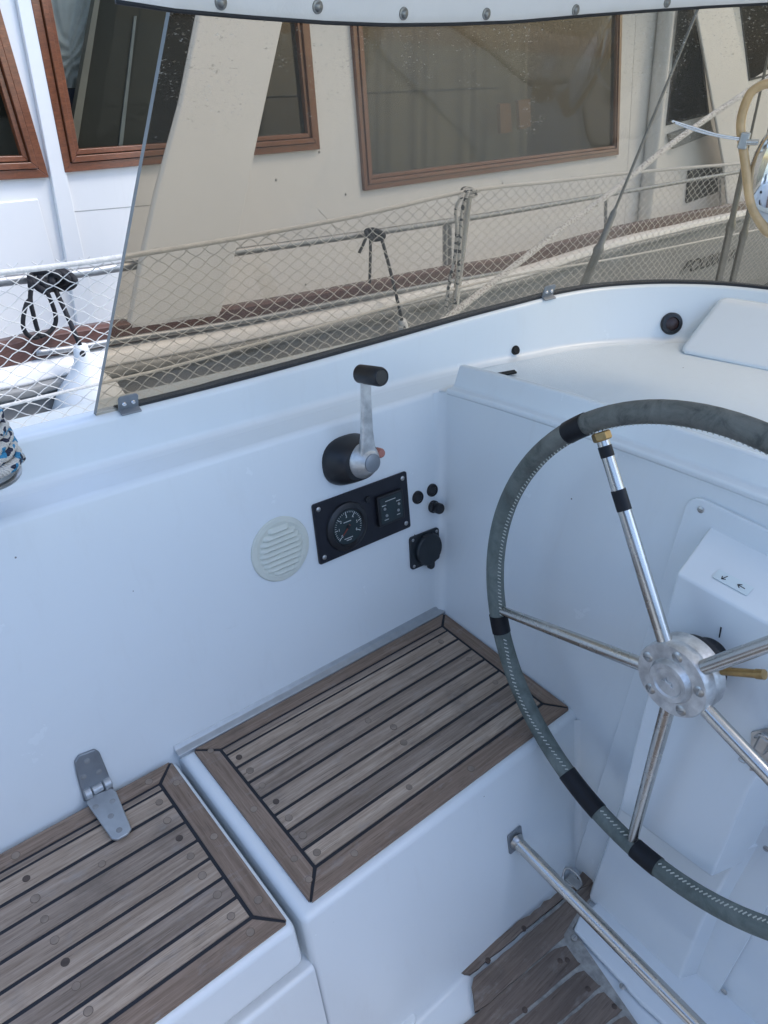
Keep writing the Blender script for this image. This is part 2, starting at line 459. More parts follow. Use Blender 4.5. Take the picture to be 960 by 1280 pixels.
# coaming inner face, rounded edge and ledge
prof = round2d([(cy(-.12), -.12), (cy(.510), .510), (1.112, .500)], [.014], 7)
rows = []
for x in (-1.4, -.7, 0, .4, .8, bx(.2)):
    rows.append([V((x, p.x, p.y)) for p in prof])
# follow the leaning bulkhead at the forward end
rows[-1] = [V((bx(min(p.y, .51)), p.x, p.y)) for p in prof]
iw = min(range(len(prof)), key=lambda i: abs(prof[i].y - .5092) + abs(prof[i].x - 1.052))
rows.append([V((1.25, max(p.x, prof[iw].x), p.y if p.x >= prof[iw].x else prof[iw].y)) for p in prof])
coam = obj('coaming', loft(rows), 'gel', ck, smooth=True, angle=50)
# upper coaming that carries the windscreen: a raised curb that sweeps round across the boat
Cc = [(-1.4, 1.137, .5, .01, .08), (-.4, 1.137, .5, .01, .08), (.2, 1.137, .5, .01, .08), (.65, 1.137, .5, .01, .082), (1.0, 1.136, .5, .012, .092), (1.27, 1.117, .503, .015, .108),
      (1.43, 1.088, .507, .02, .120), (1.57, 1.058, .512, .03, .127), (1.70, 1.005, .518, .042, .130), (1.83, .915, .528, .045, .131), (1.925, .79, .54, .045, .130), (1.975, .6, .555, .045, .127), (1.99, .3, .565, .045, .12), (1.99, -.3, .57, .045, .12), (1.99, -1.4, .56, .045, .12)]
pth = crom([c[:3] for c in Cc], 8); ext = crom([(c[3], c[4], 0) for c in Cc], 8)
def plan_normals(P):
    out = []
    for i in range(len(P)):
        t = P[min(i + 1, len(P) - 1)] - P[max(i - 1, 0)]
        out.append(V((-t.y, t.x, 0)).normalized())      # outboard
    return out
nrm = plan_normals(pth)
rows = []; rim = []
for p, e, n in zip(pth, ext, nrm):
    ds, dz = e.x, e.y
    pr = round2d([(-.026, 0), (0, 0), (ds, dz), (ds + .042, dz + .002), (ds + .075, dz - .30)], [.028, .012, .012], 6)
    rows.append([p + n * q.x + V((0, 0, q.y)) for q in pr])
    rim.append(p + n * (ds + .022) + V((0, 0, dz + .0015)))
obj('windscreen_curb', loft(rows), 'gel', ck, smooth=True, angle=60)
# flat tray ahead of the bulkhead
rows = []
for p, n in zip(pth, nrm):
    if p.x < 1.11 and p.y > 0: continue
    q = p - n * .024
    yy = q.y if q.y > -1.4 else -1.4
    xs_ = 1.155 if q.y < 1.012 else 1.20
    rows.append([V((xs_ + (q.x - xs_) * w, q.y, .500 + .075 * max(0, 1.137 - q.y) * (1 - w) * .75 + (q.z - .500) * w - (.003 if w < 1 else 0))) for w in (0, .25, .5, .75, 1)])
obj('tray', loft(rows), 'gel_rough', ck, smooth=True, angle=60)
# bulkhead face
rows = []
for k in range(25):
    y = 1.07 - k * 2.2 / 24
    zt = btop(y)
    pr = [V((bx(z), min(y, cy(z) + .002), z)) for z in (FZ - .02, -.1, .2, zt - .006)]
    rows.append(pr)
obj('bulkhead', loft(rows), 'gel', ck, smooth=True, angle=60)
# raised lip along the top of the bulkhead
rows = []
y0 = 1.016
for k in range(31):
    y = y0 - k * 2.1 / 30
    zt = btop(y); xb = bx(zt)
    rr = round2d([(xb + .001, zt - .016), (xb - .005, zt - .010), (xb - .005, zt), (xb + .016, zt + .001), (xb + .027, zt + .046), (xb + .046, zt + .046), (xb + .058, zt - .02)], [.004, .005, .008, .006, .008], 4)
    rows.append([V((p.x, y, p.y)) for p in rr])
bm = loft(rows)
bm.faces.new([bm.verts.new(v) for v in rows[0]])
obj('bulkhead_lip', bm, 'gel', ck, smooth=True, angle=45)
# wedge shaped companionway garage on the tray
a, b_, c, d = pz(843, 441, .53), pz(962, 466, .545), pz(966, 379, .655), pz(897, 371, .645)
b2 = b_ + (b_ - a) * 4; c2 = c + (b_ - a) * 4
bm = prism([a, b2, c2, d], V((.35, .02, -.05)))
obj('hatch_garage', bm, 'gel', ck, bevel=.020, seg=6)
# seat base (the seat block under the fixed teak panel)
def seat_front(z): return .510 + .33 * z
XL = .369
bm = bm_new()
pts = [(seat_front(FZ - .01), FZ - .01), (seat_front(-.006), -.006), (.935, -.006), (.935, FZ - .01)]
rows = [[V((x, p[0], p[1])) for p in pts] for x in (XL, 1.09)]
bm = loft(rows, None, True)
bm.faces.new([bm.verts.new(v) for v in rows[0]])
bmesh.ops.remove_doubles(bm, verts=bm.verts, dist=1e-5)
obj('seat_base', bm, 'gel', ck, bevel=.011, seg=4)
# locker base below the hinged lid
bm = bm_new()
pts = [(seat_front(FZ - .01), FZ - .01), (seat_front(-.095), -.095), (.945, -.095), (.945, FZ - .01)]
rows = [[V((x, p[0], p[1])) for p in pts] for x in (-1.4, XL + .001)]
bm = loft(rows, None, True)
obj('locker_base', bm, 'gel', ck, bevel=.008, seg=3)
# cockpit sole
bm = bm_new(); face(bm, [(-1.4, .45, FZ), (1.1, .45, FZ), (1.1, -1.2, FZ), (-1.4, -1.2, FZ)])
obj('cockpit_sole', bm, 'gel', ck)
# unseen other side and after end of the cockpit, set close for shade
bm = box((.0, -1.00, -.19), 2.1, .55, .36)
obj('seat_base', bm, 'gel', ck, bevel=.012, seg=3)
obj('seat_boards', box((.0, -1.00, .0), 1.9, .46, .012), 'teak', ck)  # unseen dark seat top, added to cut bounced light
rows = [[V((x, y, z)) for y, z in ((-1.20, -.1), (-1.32, .50), (-1.42, .50), (-1.43, .58), (-1.48, .585), (-1.56, .2))] for x in (-1.4, 1.12)]
obj('coaming', loft(rows), 'gel', ck, smooth=True, angle=30)
bm = bm_new(); face(bm, [(-.72, .93, FZ), (-.72, -1.25, FZ), (-.80, -1.35, .62), (-.80, .95, .62)])
obj('after_shade_wall', bm, 'gel', ck)  # unseen wall, invented to cut light coming from aft
obj('added_shade_cloth', prism([(-.78, .80, .5), (-.78, -1.32, .5), (-.84, -1.36, 1.25), (-.84, .70, 1.25)], (-.004, 0, 0)), 'navy', ck)  # unseen navy cloths added to keep low light out of the footwell
obj('added_shade_cloth', prism([(-.80, -1.38, .55), (.55, -1.38, .55), (.55, -1.42, 1.12), (-.84, -1.42, 1.12)], (0, -.004, 0)), 'navy', ck)
for k in range(13):  # unseen boards, dark so that less light bounces into the footwell
    obj('unseen_sole_board', box((-.10, .325 - .079 * k, FZ + .005), 1.22, .072, .01), 'teak_wet', ck)
# soft fillets
bm = fillet((bx(-.0), cy(-.0), -.0), (bx(.505), cy(.505), .505), CN, BN, .022)
sn = V((0, -1, .33)).normalized()
f2 = fillet((bx(FZ), seat_front(FZ), FZ), (bx(-.012), seat_front(-.012), -.018), sn, BN, .016)
f3 = fillet((-1.4, seat_front(FZ), FZ), (1.06, seat_front(FZ), FZ), sn, (0, 0, 1), .012)
for f in (f2, f3):
    me = bpy.data.meshes.new('t'); f.to_mesh(me); f.free(); bm.from_mesh(me); bpy.data.meshes.remove(me)
obj('corner_fillet', bm, 'gel', ck, smooth='all')
# grey sealing strip between seat panel and coaming
bm = bm_new()
pr = round2d([(.897, -.004), (.898, .003), (.912, .004), (.917, .012), (.925, .012)], [.002, .004, .003], 3)
rows = [[V((x, p.x, p.y)) for p in pr] for x in (.365, 1.062)]
obj('sealing_strip', loft(rows), 'alu_grey', ck, smooth=True)
# side deck and topsides outside the coaming
rows = []
outer = [1.6, 1.6]
for p, n in zip(pth, nrm):
    q = p + n * .10
    yo = 1.66 - max(0, p.x - 1.2) ** 2 * .02 if p.y > 0 else q.y
    if p.y < .9: break
    rows.append([V((q.x, q.y - .01, .30)), V((q.x, yo, .33)), V((q.x, yo + .01, .37)), V((q.x, yo + .03, .36)), V((q.x, yo + .02, -1.2))])
last = rows[-1]
for xx, yo in ((2.6, 1.55), (3.4, 1.40), (4.4, 1.1), (5.4, .6)):
    rows.append([V((xx, .2 if xx < 5 else .55, .10)), V((xx, yo, .08)), V((xx, yo + .01, .12)), V((xx, yo + .03, .11)), V((xx, yo - .05, -1.2))])
obj('side_deck', loft(rows), 'gel', ck, smooth=True, angle=50)
# hole and slot in the tray, drain notch
hi_ = min(range(len(pth)), key=lambda i: abs(proj(pth[i])[0] - 645))
hn = (-nrm[hi_] + V((0, 0, .55))).normalized()
hm = frame(on((645, 437.5), hn, pth[hi_] + V((0, 0, .012)) - nrm[hi_] * .004), hn)
o = obj('drain_hole', lathe([(0, .0025), (.0085, .003), (.011, .001), (.011, -.01)], hm, 20), 'dark', ck, smooth=True)
s0, s1 = pz(616, 471, .512), pz(643, 465.5, .512)
dd = (s1 - s0).normalized(); nn = V((0, 0, 1)).cross(dd)
bm = prism([s0 - nn * .008, s1 - nn * .008, s1 + dd * .004 + nn * .006, s0 + dd * .01 + nn * .008], (0, 0, .004))
obj('slot', bm, 'dark', ck)

# ================================================================== TEAK SEAT PANEL
def plank_bm(x0, x1, ya, yb, z0, z1, wob=.0004):
    bm = bm_new()
    prism([(x0, ya, z0), (x1, ya, z0), (x1, yb, z0), (x0, yb, z0)], (0, 0, z1 - z0), bm)
    return bm
def add(bm, other):
    me = bpy.data.meshes.new('t'); other.to_mesh(me); other.free(); bm.from_mesh(me); bpy.data.meshes.remove(me)
def teak_panel(root, x0, x1, y0, y1, ix0, ix1, iy0, iy1, ylines, zt, wood_x='teak', left_open=False, gap=.0060):
    """mitred margin boards round a field of planks, black caulking between; coordinates in boat space"""
    g = gap / 2; zb = zt - .008
    bm = bm_new(); ys = sorted(ylines)
    xa = x0 if left_open else ix0 + g
    for a, b in zip(ys, ys[1:]):
        add(bm, plank_bm(xa, ix1 - g, a + g * (.55 if b - a < .025 else 1), b - g * (.55 if b - a < .025 else 1), zb, zt + random.uniform(-.0004, .0002)))
    obj('plank_field', bm, wood_x, root, bevel=.0008, seg=1)
    # margin boards
    bm = prism([(x0, y0, zb), (x1 - .008, y0, zb), (x1 - .0015, y0 + .004, zb), (ix1 - g * .2 + .0, iy0 - g, zb), ((x0 if left_open else ix0 + g * .2), iy0 - g, zb)] if False else
               [((x0 if left_open else x0 + g), y0, zb), (x1 - g, y0, zb), (ix1 - g * .6, iy0 - g, zb), ((x0 if left_open else ix0 + g * .6), iy0 - g, zb)], (0, 0, zt - zb))
    obj('margin_board', bm, 'teak_edge', root, bevel=.001, seg=2)
    bm = prism([((x0 if left_open else x0 + g), y1, zb), (x1 - g, y1, zb), (ix1 - g * .6, iy1 + g, zb), ((x0 if left_open else ix0 + g * .6), iy1 + g, zb)], (0, 0, zt - zb))
    obj('margin_board', bm, 'teak_edge', root, bevel=.001, seg=2)
    bm = prism([(x1, y0 + g, zb), (x1, y1 - g, zb), (ix1 + g, iy1 + g * -.4, zb), (ix1 + g, iy0 + g * .4, zb)], (0, 0, zt - zb))
    obj('margin_board', bm, 'teak_cross', root, bevel=.001, seg=2)
    if not left_open:
        bm = prism([(x0, y0 + g, zb), (x0, y1 - g, zb), (ix0 - g, iy1 - g * .4, zb), (ix0 - g, iy0 + g * .4, zb)], (0, 0, zt - zb))
        obj('margin_board', bm, 'teak_cross', root, bevel=.001, seg=2)
    bm = plank_bm(x0 + .002, x1 - .002, y0 + .002, y1 - .002, zb - .001, zt - .0016)
    obj('caulking', bm, 'caulk', root)
def plugs(root, spots, zt, proto=None):
    for (x, y, dark) in spots:
        r = .0062 * random.uniform(.9, 1.1)
        o = obj('wood_plug', lathe([(0, .0003), (r * .95, .0003), (r, 0.), (r, -.004)], frame((x, y, zt), (0, 0, 1)), 16), 'plug_dark' if dark else 'plug', root, smooth=True)
        if not dark:
            o2 = obj('plug_ring', lathe([(r * 1.0, .0002), (r * 1.07, .0002), (r * 1.08, -.002)], frame((x, y, zt), (0, 0, 1)), 16), 'plug_dark', o)
SY = [.567, .6045, .648, .6874, .731, .772, .8134, .8495, .8663]
ts = thing('teak_bench', 'fixed teak seat panel with black seams between the wheel and the hinged lid', 'seat', (.725, .71, 0))
teak_panel(ts, .394, 1.056, .524, .897, .434, 1.020, .567, .8663, SY, 0.0)
def lane(k): return (SY[k] + SY[k + 1]) / 2
sp = [(.418, .876, 0), (.414, .72, 0), (.416, .60, 0), (.414, .556, 0)]
sp += [(.452, .831, 1), (.452, .793, 0), (.452, .752, 0), (.453, .709, 1), (.452, .668, 0), (.452, .626, 0), (.452, .586, 0)]
sp += [(.70, .752, 0), (.72, .668, 0), (.66, .586, 0), (.73, .709, 0), (.98, .83, 0), (.99, .752, 0), (.985, .668, 0), (.50, .546, 0), (.78, .545, 0)]
plugs(ts, sp, 0.0)

# ================================================================== HINGED LOCKER LID (left, bottom)
lid = thing('locker_lid', 'hinged white locker lid with teak top, bottom left beside the fixed seat', 'locker lid', (-.1, .7, -.09))
bm = bm_new()
pts = [(.510 + .33 * -.078, -.078), (.512, -.005), (.903, -.005), (.903, -.078)]
rows = [[V((x, p[0], p[1])) for p in pts] for x in (-1.3, .358)]
bm = loft(rows, None, True); bm.faces.new([bm.verts.new(v) for v in rows[1]])
bmesh.ops.remove_doubles(bm, verts=bm.verts, dist=1e-5)
obj('lid_shell', bm, 'gel', lid, bevel=.012, seg=4)
LY = [.561, .603, .644, .686, .727, .770, .811, .853, .8655]
teak_panel(lid, -1.25, .349, .521, .899, -1.2, .311, .561, .8655, LY, 0.0005, left_open=True)
def Lp(x, y): q = pz(x / 2.4, 880 + y / 2.4, 0); return (q.x, q.y)
for px, py, dk in ((447, 233, 0), (530, 237, 0), (478, 295, 0), (502, 350, 0), (538, 403, 1), (572, 457, 0), (607, 515, 0), (652, 573, 0), (693, 637, 0), (751, 685, 0), (642, 398, 0), (775, 588, 0),
                   (47, 455, 0), (79, 524, 1), (106, 584, 0), (134, 646, 0), (164, 709, 0), (196, 775, 1), (229, 847, 0), (265, 922, 0), (306, 480, 0)):
    x, y = Lp(px, py); plugs(lid, [(x, y, dk)], .0005)
# a long dark stain on one plank is left to the wood's own blotches
# hinge
hg = thing('hinge', 'grey cast strap hinge joining the locker lid to the coaming', 'hinge', pz(128, 985, .02))
up_pts = [onc(x, y, .0) for x, y in ((92, 951), (97, 943), (117, 935), (123, 938), (133, 962), (141, 985), (104, 1001), (95, 968))]
lf = obj('leaf', prism(up_pts, CN * .006), 'alu_dark', hg, bevel=.0025, seg=3)
for px, py in ((109, 951.5), (104.5, 971.5), (124, 965)):
    screw(frame(onc(px, py, .006), CN), .0052, .0006, 'screw', lf, 'rubgrey')
lo_pts = [pz(x, y, .004) for x, y in ((108, 1005), (118, 996), (140, 987), (146, 992), (165, 1038), (160, 1045), (147, 1052), (140, 1051))]
lf = obj('leaf', prism(lo_pts, (0, 0, .006)), 'alu_grey', hg, bevel=.0025, seg=3)
for px, py in ((119.5, 1008.5), (140.5, 1001.5), (138.5, 1020), (149, 1037.5)):
    screw(frame(pz(px, py, .010), (0, 0, 1)), .0052, .0006, 'screw', lf, 'rubgrey')
ka, kb = pz(105, 994, .014), pz(137, 977, .014)
ax = (kb - ka)
for u0, u1, nm in ((0, .28, 'knuckle'), (.30, .72, 'knuckle'), (.74, 1.04, 'knuckle')):
    p0, p1 = ka + ax * u0, ka + ax * u1
    r = .0115 if u0 != .30 else .0090
    obj(nm, lathe([(0, 0), (r * .8, 0), (r, .0015), (r, (p1 - p0).length - .0015), (r * .8, (p1 - p0).length), (0, (p1 - p0).length)], frame(p0, p1 - p0), 20), 'alu_grey', hg, smooth=True)

# ================================================================== ROUND VENT
def lsz(c, n, px, py, off=0.):   # helper for a fitting on the coaming
    return onc(px, py, off)
vc = onc(350.5, 686)
vt = thing('louvre_vent', 'round cream louvred vent on the coaming left of the instrument panel', 'vent', vc)
vm = frame(vc, CN, CU)
VR = .0655
obj('vent_plate', lathe([(VR, 0), (VR, .0022), (VR - .002, .004), (VR - .010, .0048), (VR - .013, .0036), (0, .0036)], vm, 56), 'cream', vt, smooth=True, angle=25)
bm = bm_new()
ly = CN.cross(CU).normalized(); sgn = 1 if (vm.to_3x3() @ V((0, 1, 0))).z > 0 else -1
for k in range(9):
    yy = -.043 + k * .0108
    w = math.sqrt(max(0, (VR - .016) ** 2 - yy ** 2))
    if w < .012: continue
    rows = []
    n = 14
    for i in range(n + 1):
        x = -w + 2 * w * i / n
        f = min(1, (w - abs(x)) / .010); f = math.sqrt(max(0, f * (2 - f)))
        prr = [(-.0052, .0032), (-.0050, .0032 + .0062 * f), (-.0030, .0036 + .0072 * f), (.0008, .0034 + .0052 * f), (.0052, .0030 + .0006 * f)]
        rows.append([vm @ V((x, (yy + a) if sgn > 0 else -(yy + a), z)) for a, z in prr])
    loft(rows, bm)
obj('louvre', bm, 'cream', vt, smooth=True, angle=60)

# ================================================================== INSTRUMENT PANEL
ip = thing('instrument_panel', 'black engine instrument panel with round rev counter below the throttle lever', 'instrument panel', onc(450, 645))
quad = [onc(389, 633), onc(507, 586), onc(511, 660), onc(398, 704)]
cen = sum(quad, V()) / 4
pw = ((quad[1] - quad[0]).length + (quad[2] - quad[3]).length) / 2; ph = ((quad[0] - quad[3]).length + (quad[1] - quad[2]).length) / 2
pm = frame(cen, CN, (quad[1] - quad[0]) + (quad[2] - quad[3]))
if (pm.to_3x3() @ V((0, 1, 0))).z < 0: raise ValueError('panel frame upside down')
obj('panel_plate', prism(on_frame(pm, roundrect(0, 0, pw, ph, .005)), CN * .005), 'panel', ip, bevel=.0012, seg=2)
for sx in (-1, 1):
    for sy in (-1, 1):
        screw(pm @ Matrix.Translation((sx * (pw / 2 - .013), sy * (ph / 2 - .013), .005)), .0052, .0018, 'screw', ip)
gc = pm.inverted() @ onc(434, 658, .006)
gm = pm @ Matrix.Translation((gc.x, gc.y, .005))
GR = .043
g = obj('rev_counter', lathe([(GR + .010, 0), (GR + .0085, .004), (GR, .0085), (GR - .003, .0085), (GR - .0055, .004), (0, .004)], gm, 48), 'black', ip, smooth=True, angle=30)
obj('dial', lathe([(0, .0047), (GR - .006, .0047), (GR - .006, .0041)], gm, 40), 'dial', g)
bm = bm_new()
for k in range(31):
    a = math.radians(222 - k * 8.4)
    big = k % 5 == 0
    ln = .0075 if big else .0035
    m2 = gm @ Matrix.Rotation(a, 4, 'Z')
    box((GR - .0085 - ln / 2, 0, .0050), ln, .0013 if big else .0007, .0006, bm, m2)
obj('dial_marks', bm, 'mark', g)
for k, t in enumerate('0123456'):
    a = math.radians(222 - k * 42)
    textmesh('dial_number', t, .0085, gm @ Matrix.Translation(((GR - .0195) * math.cos(a), (GR - .0195) * math.sin(a), .0050)), 'mark', g, .0002)
for yy, t, sz in ((.0105, 'RPM x 100', .0048), (-.0255, 'DIESEL', .0052)):
    pass
bm = bm_new()
for yy, w in ((.012, .020), (-.024, .024), (-.0285, .014)):   # the small print on the dial is too small to read
    for k in range(int(w / .0022)):
        box((-w / 2 + k * .0022, yy, .0050), .0015, .0017, .0004, bm, gm)
obj('dial_print', bm, 'mark', g)
m2 = gm @ Matrix.Rotation(math.radians(222), 4, 'Z')
obj('needle', prism([m2 @ V(p) for p in ((-.006, -.002, .0054), (.022, -.0009, .0054), (.022, .0009, .0054), (-.006, .002, .0054))], CN * .0008), 'needle', g)
obj('needle_hub', lathe([(0, .0075), (.004, .0070), (.0045, .0048)], gm, 20), 'black', g, smooth=True)
wc = pm.inverted() @ onc(486, 634, .005)
wm = pm @ Matrix.Translation((wc.x, wc.y, .005))
ww, wh = .072, .068
wp = obj('warning_panel', prism(on_frame(wm, roundrect(0, 0, ww, wh, .004)), CN * .009), 'black', ip, bevel=.002, seg=2)
obj('warning_face', prism(on_frame(wm, roundrect(0, 0, ww - .012, wh - .012, .002), .009), CN * .0006), 'dial', wp)
for x, y in ((-.019, .004), (-.015, -.012), (.021, .004), (.018, -.010)):
    obj('warning_light', lathe([(0, .0022), (.0026, .0018), (.0034, .0)], wm @ Matrix.Translation((x, y, .0096)), 14), 'steel_dull', wp, smooth=True)
bm = bm_new()
for yy, xx, w in ((.020, .0, .030), (.012, -.019, .012), (.012, .021, .012), (-.021, -.014, .014), (-.019, .019, .010)):
    for k in range(int(w / .0024)):
        box((xx - w / 2 + k * .0024, yy, .0098), .0016, .0018, .0004, bm, wm)
obj('panel_print', bm, 'mark', wp)
bp = pm.inverted() @ onc(459, 624, .005)
obj('button', lathe([(0, .004), (.006, .004), (.007, .002), (.007, 0)], pm @ Matrix.Translation((bp.x, bp.y, .005)), 20), 'black', ip, smooth=True)

# ================================================================== BUTTONS, KEY SWITCH, SOCKET
for px, py, lb in ((521.5, 621.5, 'round black push button nearest the instrument panel, left of its twin'), (539.5, 612.5, 'round black push button above the key switch')):
    p = onc(px, py); t = thing('push_button', lb, 'push button', p, 'black push buttons by the corner')
    m_ = frame(p, CN)
    obj('bezel', lathe([(.0150, 0), (.0150, .0035), (.0135, .0065), (.0112, .0068), (.0105, .0045)], m_, 28), 'black_matt', t, smooth=True, angle=35)
    obj('button_cap', lathe([(.0105, .001), (.0105, .0042), (.009, .0058), (0, .0064)], m_, 24), 'black', t, smooth=True, angle=35)
p = onc(541, 633); t = thing('key_switch', 'black ignition switch with a stubby round cap beside the corner', 'switch', p)
m_ = frame(p, CN, CU)
obj('switch_collar', lathe([(.0145, 0), (.0145, .006), (.012, .009), (.0, .009)], m_, 24), 'black_matt', t, smooth=True, angle=35)
obj('switch_cap', lathe([(.0115, .008), (.0125, .011), (.0125, .024), (.011, .027), (0, .0275)], m_, 28), 'black', t, smooth=True, angle=35)
obj('switch_tab', box((-.012, .006, .011), .007, .020, .008, None, m_), 'black', t, bevel=.0015)
q4 = [onc(510, 672), onc(546, 656.5), onc(548, 699), onc(513.5, 712)]
cen = sum(q4, V()) / 4
m_ = frame(cen, CN, q4[1] - q4[0] + q4[2] - q4[3])
w, h = (q4[1] - q4[0]).length, (q4[0] - q4[3]).length
t = thing('power_socket', 'square black power socket with closed flap low beside the corner', 'socket', cen)
obj('socket_plate', prism(on_frame(m_, roundrect(0, 0, w, h, .008)), CN * .006), 'socket', t, bevel=.0015)
fl = obj('flap', lathe([(w * .43, .004), (w * .43, .013), (w * .40, .0165), (0, .0175)], m_ @ Matrix.Translation((.006, -.002, 0)), 36), 'socket', t, smooth=True, angle=35)
obj('flap_tab', prism(on_frame(m_, roundrect(.012, -h / 2 - .002, .018, .022, .008), .004), CN * .010), 'socket', fl, bevel=.0015)
obj('flap_hinge', tube([m_ @ V((-.012, h * .40, .012)), m_ @ V((.016, h * .40, .012))], .0045, 12), 'black_matt', fl, smooth=True)
for sx, sy in ((-1, 1), (1, 1), (-1, -1)):
    screw(m_ @ Matrix.Translation((sx * (w / 2 - .008), sy * (h / 2 - .008), .006)), .0038, .0012, 'screw', t)

# ================================================================== THROTTLE LEVER
p0 = onc(434, 575)
th = thing('throttle_lever', 'upright alloy engine lever with black grip on a black oval base', 'control lever', p0)
m_ = frame(p0, CN, CU)
OFF = .056
hub = onc(459, 577, OFF); hl = m_.inverted() @ hub
rows = []
for z, sc in ((0, 1.0), (.006, 1.0), (.012, .97), (.030, .84), (.042, .74), (.046, .66)):
    out = []
    for k in range(40):
        a = 2 * math.pi * k / 40
        x = .066 * math.cos(a); y = .050 * math.sin(a)
        x = math.copysign(abs(math.cos(a)) ** .8, math.cos(a)) * .062; y = math.copysign(abs(math.sin(a)) ** .85, math.sin(a)) * .050
        out.append(m_ @ V((x * sc + hl.x * .55 * (1 - sc) * 2.2, y * sc + hl.y * .4, z)))
    rows.append(out)
bm = loft(rows, None, True); bm.faces.new([bm.verts.new(v) for v in rows[-1]])
bmesh.ops.remove_doubles(bm, verts=bm.verts, dist=1e-5)
obj('lever_base', bm, 'black', th, smooth=True, angle=35)
hm = frame(hub, CN, CU)
obj('lever_hub', lathe([(.020, -.022), (.034, -.018), (.036, -.010), (.033, -.002), (.021, .014), (.0195, .016), (0, .016)], hm, 40), 'alu', th, smooth=True, angle=30)
obj('hub_cap', lathe([(.0185, .0155), (.0185, .018), (.017, .019), (0, .0192)], hm, 32), 'alu_dark', th, smooth=True)
tp = onc(457, 476, OFF + .022)
ld = (tp - hub); L = ld.length; lx = ld.normalized()
am = frame(hub, CN, lx)      # local x runs up the lever
rows = []
for u, w, zc, tk in ((.010, .021, -.006, .016), (.032, .017, .000, .014), (.06, .0135, .004, .012), (.11, .0115, .012, .010), (L, .0105, .02, .009)):
    c = am @ V((u, 0, 0)); 
    cc = hub + lx * u + CN * (zc * .0)
    ww = am.to_3x3() @ V((0, 1, 0))
    nn = CN
    rr = roundrect(0, 0, w * 2, tk, tk * .35, 3)
    rows.append([cc + ww * q.x + nn * q.y for q in rr])
bm = loft(rows, None, True)
bm.faces.new([bm.verts.new(v) for v in rows[-1]])
obj('lever_arm', bm, 'alu', th, smooth=True, angle=40)
ga = tp - CN * .018 + lx * .012; gb = tp + CN * .048 + lx * .012
GL = (gb - ga).length
gm2 = frame(ga, CN, lx)
obj('lever_grip', lathe([(0, 0), (.014, 0), (.0175, .003), (.0178, GL * .5), (.0178, GL - .006), (.0160, GL - .001), (.0145, GL), (.013, GL - .0015), (0, GL - .0015)], gm2, 36), 'black', th, smooth=True, angle=30)
rb = onc(474, 566, OFF - .012)
obj('release_button', lathe([(0, .010), (.008, .009), (.010, .005), (.010, -.008)], frame(rb, CN), 20), 'red', th, smooth=True)

# ================================================================== ROUND BLACK SPEAKER-LIKE LIGHT ON THE CURB
n_ = V((-.75, -.66, .1)).normalized()
p = on((839, 404.5), n_, V((1.79, 1.0, .60)))
best = min(range(len(pth)), key=lambda i: abs(proj(pth[i] + V((0, 0, .06)))[0] - 839))
n_ = (-nrm[best] + V((0, 0, .30))).normalized()
p = on((839, 404.5), n_, pth[best] + nrm[best] * .020 + V((0, 0, .062)))
t = thing('round_light', 'round black fitting with dark red lens on the curved white curb', 'light', p)
m_ = frame(p, n_)
R_ = 13.5 / F * (RW.transposed() @ (p - EYE)).z
obj('bezel', lathe([(R_, -.03), (R_, .005), (R_ * .92, .009), (R_ * .62, .010), (R_ * .58, .006)], m_, 36), 'black', t, smooth=True, angle=35)
obj('lens', lathe([(R_ * .6, .004), (R_ * .6, .0062), (R_ * .3, .0085), (0, .0092)], m_, 28), 'redlens', t, smooth=True)

# ================================================================== STEERING WHEEL
WC = V((.9, .293, .372)); ph_, th_ = -.028, 3.046
WN = V((math.cos(th_) * math.cos(ph_), math.sin(th_) * math.cos(ph_), math.sin(ph_)))     # points aft
WU = WN.cross(V((0, 0, 1))).normalized(); WV = WN.cross(WU); WR = .402
def wpt(a, r=WR, off=0.):   # a in degrees; measured like the fit
    a = math.radians(a); return WC + (WU * math.cos(a) - WV * math.sin(a)) * r + WN * off
wh = thing('steering_wheel', 'large steel spoked steering wheel with worn green leather rim on the right', 'steering wheel', WC - V((0, 0, WR)))
TR = .0168
rm = obj('rim', tube([wpt(a) for a in range(0, 360, 3)], TR, 20, True), 'leather', wh, smooth='all', at=WC)
def wheel_angle(px, py):
    P = on((px, py), WN, WC); d = P - WC
    return math.degrees(math.atan2(-d.dot(WV), d.dot(WU)))
def band(px0, px1, mat='tape', r=TR + .0012, name='tape_band'):
    a0, a1 = wheel_angle(*px0), wheel_angle(*px1)
    d = (a1 - a0 + 180) % 360 - 180; n = 8
    bm = tube([wpt(a0 + d * k / n) for k in range(n + 1)], r, 20, False, None, False)
    return obj(name, bm, mat, wh, smooth='all', at=WC)
band((711, 542), (733, 529)); band((624, 768), (628, 790)); band((707, 967), (750, 1012)); band((793, 1062), (823, 1082))
